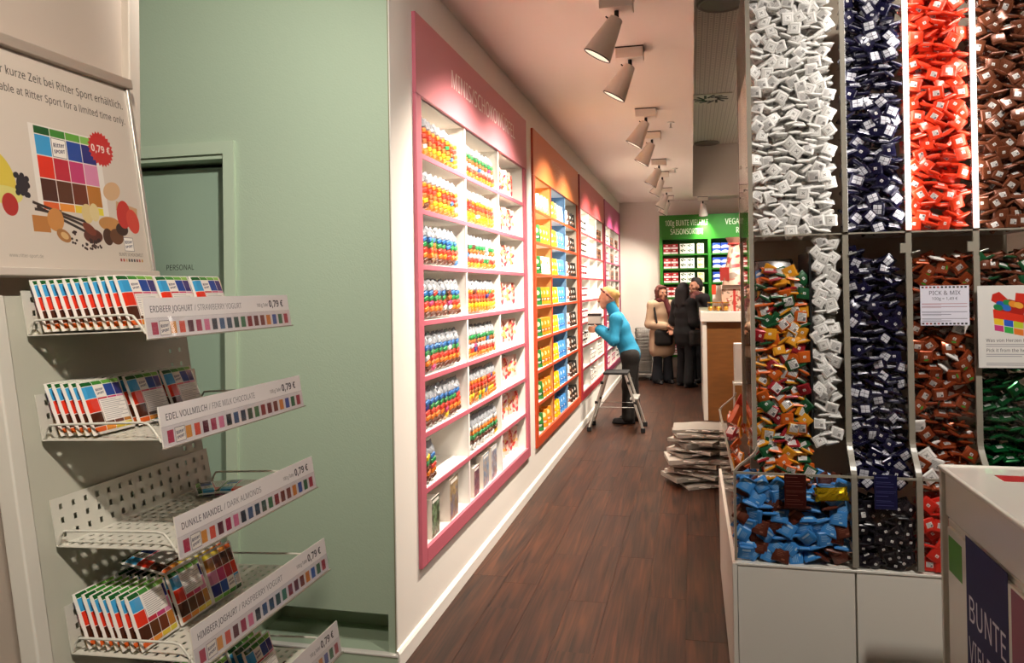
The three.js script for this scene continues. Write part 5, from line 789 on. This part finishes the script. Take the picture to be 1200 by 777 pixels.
function figure(o) {
  const t = thing('person', o.label, 'person', o.at), j = o.joints, grow = (list, d) => list.map((p) => p.e ? { e: p.e, r: p.r.map((v) => v + d) } : { ...p, ra: p.ra + d, rb: p.rb + d });
  t.rotation.y = o.turn ?? 0;
  const up = unit(sub(j.head, j.neck)), fw = unit(o.face ?? [0, 0, 1]), upF = unit(cross3(fw, cross3(add3(up, [0, 1, 0], 1), fw)));
  const wide = o.side === 'z' ? { fz: 1.35 } : { fx: 1.35 }, torso = [cap(add3(j.shL, j.shR).map((v) => v / 2), j.chest, 0.075, 0.098), cap(j.chest, j.waist, 0.098, 0.088), cap(j.waist, j.pelvis, 0.088, 0.094)].map((p) => ({ ...p, ...wide })).concat([cap(j.shL, j.shR, 0.056), cap(j.hipL, j.hipR, 0.09)]);
  const neck = [cap(j.neck, add3(j.head, up, -0.06), 0.055, 0.05)];
  const arm = (s) => [cap(j['sh' + s], j['el' + s], 0.05, 0.04), cap(j['el' + s], j['wr' + s], 0.04, 0.027)];
  const leg = (s) => [cap(j['hip' + s], j['kn' + s], 0.085, 0.056), cap(j['kn' + s], j['an' + s], 0.056, 0.038), cap(add3(j['an' + s], [0, -0.04, -0.02]), add3(j['an' + s], [...(o.toe ?? [0, 0, 1])].map((v) => v * 0.13), 1).map((v, i) => i === 1 ? 0.03 : v), 0.03, 0.026)];
  const bodyG = field([...torso, ...neck, ...arm('L'), ...arm('R'), ...leg('L'), ...leg('R')], 0.014, 0.04);
  const headG = field([...headPrims(j.head, fw, upF, o.headR ?? 1), cap(add3(j.head, up, -0.05), add3(j.neck, up, 0.01), 0.046, 0.05)], 0.006, 0.018);
  const hands = ['L', 'R'].map((s) => field(handPrims(j['wr' + s], o['hand' + s] ?? sub(j['wr' + s], j['el' + s]), o['palm' + s] ?? [s === 'L' ? -1 : 1, 0, 0], s === 'L' ? 1 : -1, o.curl ?? 0.45), 0.0045, 0.008));
  const body = local(t, 'body', merge([bodyG, headG, ...hands].map((g) => { const c = g.clone(); c.setAttribute('uv', new THREE.Float32BufferAttribute(new Float32Array(c.attributes.position.count * 2), 2)); return c; })), skin);
  const sx = unit(cross3(upF, fw)), hp = (a, b, d) => add3(add3(add3(j.head, sx, a), upF, b), fw, d);
  for (const s of [-1, 1]) local(body, 'eye', new THREE.SphereGeometry(0.0125, 10, 8), eyeM, ...hp(s * 0.031, 0.022, 0.08));
  const lip = local(body, 'mouth', new THREE.SphereGeometry(0.02, 12, 8).scale(1, 0.38, 0.5), lipM, ...hp(0, -0.05, 0.09)); lip.lookAt(V3(...add3(hp(0, -0.05, 0.09), fw)).add(t.position));
  lip.quaternion.setFromUnitVectors(V3(0, 0, 1), V3(...fw));
  // clothes
  const coat = field(grow([...torso, ...arm('L').map((p, i) => i ? { ...p, b: add3(p.a, sub(p.b, p.a), 0.96), rb: p.rb + 0.012 } : p), ...arm('R').map((p, i) => i ? { ...p, b: add3(p.a, sub(p.b, p.a), 0.96), rb: p.rb + 0.012 } : p), ...(o.coat ?? [])], o.coatGrow ?? 0.018), 0.013, 0.035);
  local(t, o.coatName ?? 'jacket', coat, std(o.coatHex, 0.9));
  if (o.collar) local(t, 'collar', field(grow([cap(add3(j.neck, [0, -0.02, 0]), add3(j.neck, sub(j.head, j.neck), 0.42), 0.062, 0.06)], 0.008), 0.01, 0.02), std(o.collarHex ?? o.coatHex, 0.9));
  const low = (p, i) => i === 1 ? { ...p, b: add3(p.b, [0, -0.01, 0]), rb: p.rb + (o.flare ?? 0.026) } : p;
  local(t, 'trousers', field(grow([{ ...cap(j.waist, j.pelvis, 0.082, 0.096), ...wide }, cap(j.hipL, j.hipR, 0.095), ...leg('L').slice(0, 2).map(low), ...leg('R').slice(0, 2).map(low)], 0.014), 0.013, 0.035), std(o.legHex ?? 0x17151a, 0.9));
  for (const s of ['L', 'R']) { const a = j['an' + s], toe = o.toe ?? [0, 0, 1]; local(t, 'shoe', field([cap([a[0] - toe[0] * 0.035, 0.042, a[2] - toe[2] * 0.035], [a[0] + toe[0] * 0.15, 0.034, a[2] + toe[2] * 0.15], 0.042, 0.033), cap([a[0], 0.05, a[2]], [a[0], 0.12, a[2]], 0.045, 0.046), ell([a[0] + toe[0] * 0.06, 0.012, a[2] + toe[2] * 0.06], [0.04 + Math.abs(toe[0]) * 0.1, 0.014, 0.04 + Math.abs(toe[2]) * 0.1])], 0.009, 0.02), std(0x121012, 0.6)); }
  const hr = o.hair(hp, j); local(t, 'hair', field(hr, 0.007, 0.02), std(o.hairHex, 0.75));
  for (const [n, prims, hex, cell] of o.extra ? o.extra(hp, j) : []) local(t, n, field(prims, cell ?? 0.01, 0.02), std(hex, 0.85));
  return t;
}
const cap2 = (hp, a, b, ra, rb) => cap(hp(...a), hp(...b), ra, rb);
// shop assistant leaning towards the shelves; her forward is -x
{
  const f = hitY(736, 492, 0.0), Z = -9.15, X0 = -0.78;
  const w = (x, y) => { const p = hitZ(x, y, Z); return [p.x - X0, p.y, 0]; };
  const side = (p, z) => [p[0], p[1], p[2] + z];
  const head = w(712, 350), neck = w(719.5, 364.5), sh = w(723, 374), chest = w(726, 384), waist = w(733, 401), pel = w(738, 413);
  const j = { head, neck, chest, waist, pelvis: pel, shL: side(sh, 0.16), shR: side(sh, -0.16), hipL: side(w(739, 417), 0.09), hipR: side(w(739, 417), -0.09), knL: side(w(737, 451), 0.1), knR: side(w(740, 451), -0.09), anL: side([0.03, 0.09, 0], 0.1), anR: side([0.09, 0.09, 0], -0.1), elL: side(w(721.5, 398), 0.24), elR: side(w(721, 397), -0.22), wrL: side(w(703, 385.5), 0.09), wrR: side(w(703, 386), -0.07) };
  figure({ label: 'person in a blue fleece leaning to the shelves and holding a small carton', at: [X0, 0, Z], joints: j, face: [-1, -0.12, 0.0], toe: [-1, 0, 0], handL: [-1, -0.02, -0.35], handR: [-1, -0.02, 0.3], palmL: [0, 0, -1], palmR: [0, 0, 1], curl: 0.3, headR: 1.05,
    coatHex: 0x187a9c, coatName: 'fleece_jacket', collar: true, side: 'z', coat: [{ ...cap(add3(pel, [0, 0.02, 0]), add3(pel, [0, -0.02, 0]), 0.09, 0.092), fz: 1.35 }], legHex: 0x17130f, hairHex: 0xb88c50,
    hair: (hp) => [cap(hp(0, 0.055, -0.028), hp(0, 0.045, -0.032), 0.088, 0.084), cap(hp(0, 0.085, 0.012), hp(0, 0.06, -0.04), 0.055, 0.07), cap(hp(0, 0.05, -0.115), hp(0, 0.03, -0.12), 0.034, 0.034), cap(hp(0, 0.0, -0.11), hp(0, -0.1, -0.1), 0.026, 0.02), cap(hp(0, -0.1, -0.1), hp(0, -0.16, -0.07), 0.02, 0.013)],
    extra: (hp) => [['headband', Array.from({ length: 9 }, (_, k) => { const q = (a) => hp(Math.cos(a) * 0.096, -0.005 + Math.sin(a) * 0.128, -0.06 + Math.sin(a) * 0.12), a = k * Math.PI / 8; return cap(q(a), q(a + Math.PI / 8), 0.009); }).slice(0, 8), 0x5a2420, 0.006]] });
  const c = hitZ(697, 374, Z), t = thing('carton', 'small grey carton with a dark lid held by the person in blue', 'carton', [c.x, c.y - 0.06, Z]);
  local(t, 'box', RB(0.15, 0.1, 0.12, 0.004), paint(0xb9b2a8, 0.5), 0, 0.05, 0); local(t, 'lid', RB(0.155, 0.03, 0.125, 0.004), paint(0x2a2220, 0.5), 0, 0.112, 0); local(t, 'base', RB(0.155, 0.02, 0.125, 0.004), paint(0x3a2c28, 0.5), 0, 0.0, 0);
}
function standing(H, o = {}) {
  const h = H, j = { head: [0, h * 0.925, 0.01], neck: [0, h * 0.845, -0.01], chest: [0, h * 0.72, 0], waist: [0, h * 0.62, 0], pelvis: [0, h * 0.54, 0], shL: [h * 0.105, h * 0.805, 0], shR: [-h * 0.105, h * 0.805, 0], hipL: [0.085, h * 0.52, 0], hipR: [-0.085, h * 0.52, 0], knL: [0.09, h * 0.28, 0.02], knR: [-0.09, h * 0.28, 0.02], anL: [0.1, 0.09, 0], anR: [-0.1, 0.09, 0], elL: [h * 0.15, h * 0.63, -0.02], elR: [-h * 0.15, h * 0.63, -0.02], wrL: [h * 0.1, h * 0.55, 0.17], wrR: [-h * 0.1, h * 0.55, 0.17] };
  return { ...j, ...o };
}
// customers talking in front of the green shelves
{
  const a = hitY(777, 444, 0), H = 1.6;
  figure({ label: 'person in a beige coat with a dark red scarf and a dark shoulder bag', at: [-0.5, 0, -12.95], turn: 0.5, joints: standing(H, { wrR: [-0.05, 0.95, 0.24], elR: [-0.24, 0.98, 0.02], wrL: [0.06, 0.9, 0.26], elL: [0.23, 0.98, 0.04] }), face: [0.12, -0.02, 1], palmL: [0, -1, 0], palmR: [0, -1, 0],
    coatHex: 0xb99c80, coatName: 'coat', coatGrow: 0.028, coat: [{ ...cap([0, H * 0.52, 0], [0, H * 0.36, 0], 0.115, 0.13), fx: 1.3 }, cap([0.08, H * 0.5, 0], [0.09, H * 0.34, 0], 0.1, 0.1), cap([-0.08, H * 0.5, 0], [-0.09, H * 0.34, 0], 0.1, 0.1)], flare: 0.04, legHex: 0x14151c, hairHex: 0x5a2a20,
    hair: (hp) => [cap(hp(0, 0.055, -0.03), hp(0, 0.035, -0.04), 0.092, 0.095), cap(hp(0.07, 0.05, 0.0), hp(0.082, -0.05, -0.01), 0.04, 0.034), cap(hp(-0.07, 0.05, 0.0), hp(-0.082, -0.05, -0.01), 0.04, 0.034), cap(hp(0, -0.02, -0.08), hp(0, -0.07, -0.07), 0.06, 0.045), cap(hp(-0.04, 0.1, 0.04), hp(0.04, 0.1, 0.04), 0.03)],
    extra: (hp, j) => [['scarf', [cap([0.06, H * 0.85, 0.03], [-0.06, H * 0.85, 0.03], 0.055), cap([0.04, H * 0.84, 0.08], [0.07, H * 0.74, 0.165], 0.045, 0.045), cap([0.07, H * 0.74, 0.165], [0.12, H * 0.6, 0.165], 0.045, 0.04), cap([0.12, H * 0.6, 0.165], [0.14, H * 0.52, 0.17], 0.04, 0.045), cap([-0.05, H * 0.85, -0.05], [0.05, H * 0.85, -0.05], 0.055)], 0x571a1c], ['shoulder_bag', [0.84, 0.79, 0.74, 0.69].map((y) => cap([-0.15, y, 0.17], [0.03, y, 0.2], 0.06, 0.06)), 0x15110f], ['bag_strap', [cap([-0.17, H * 0.84, 0.04], [-0.17, 1.0, 0.17], 0.018), cap([-0.17, H * 0.84, 0.04], [-0.18, 1.0, -0.13], 0.018)], 0x15110f]] });
  figure({ label: 'person with long dark hair in a black jacket seen from behind', at: [-0.13, 0, -12.55], turn: 2.3, joints: standing(1.64, { wrL: [0.1, 0.92, 0.2], wrR: [-0.12, 0.98, 0.22], knL: [0.1, 0.46, 0.03], anL: [0.12, 0.09, 0.02], anR: [-0.14, 0.09, -0.06] }), face: [0.3, 0, 1], coatHex: 0x0c0a0c, coatGrow: 0.032, coat: [{ ...cap([0, 0.85, 0], [0, 0.74, 0], 0.105, 0.105), fx: 1.35 }], legHex: 0x100f12, hairHex: 0x150f10,
    hair: (hp) => [cap(hp(0, 0.05, -0.03), hp(0, 0.03, -0.04), 0.096, 0.1), cap(hp(0.05, 0, -0.06), hp(0.06, -0.2, -0.09), 0.07, 0.055), cap(hp(-0.05, 0, -0.06), hp(-0.06, -0.2, -0.09), 0.07, 0.055), cap(hp(0, 0, -0.08), hp(0, -0.3, -0.1), 0.075, 0.045)],
    extra: (hp, j) => [['shoulder_bag', [0.86, 0.81, 0.76, 0.71].map((y) => cap([-0.25, y, -0.06], [-0.25, y, 0.1], 0.05)), 0x1a1614]] });
  figure({ label: 'person with short dark hair in a dark jacket and a reddish scarf beside the counter', at: [0.06, 0, -13.12], turn: -0.7, joints: standing(1.72, { wrL: [0.12, 0.95, 0.18], elL: [0.25, 1.08, -0.02] }), face: [-0.35, -0.02, 1], coatHex: 0x231d1c, coatGrow: 0.03, coat: [{ ...cap([0, 0.9, 0], [0, 0.78, 0], 0.105, 0.105), fx: 1.35 }], legHex: 0x141216, hairHex: 0x20150f,
    hair: (hp) => [cap(hp(0, 0.055, -0.03), hp(0, 0.035, -0.035), 0.093, 0.094), cap(hp(0, 0.1, 0.02), hp(0, 0.08, -0.04), 0.05, 0.06), cap(hp(0.06, 0.02, -0.05), hp(0.06, -0.05, -0.06), 0.045, 0.035), cap(hp(-0.06, 0.02, -0.05), hp(-0.06, -0.05, -0.06), 0.045, 0.035)],
    extra: (hp, j) => [['scarf', [cap([0.06, 1.46, 0.03], [-0.06, 1.46, 0.03], 0.055), cap([0.05, 1.45, -0.05], [-0.05, 1.45, -0.05], 0.055), cap([0.02, 1.42, 0.1], [0.05, 1.28, 0.16], 0.04)], 0x6a3a34]] });
}
scene.traverse((o) => { if (o.isMesh) { o.castShadow = o.receiveShadow = true; } });
renderer.render(scene, camera);
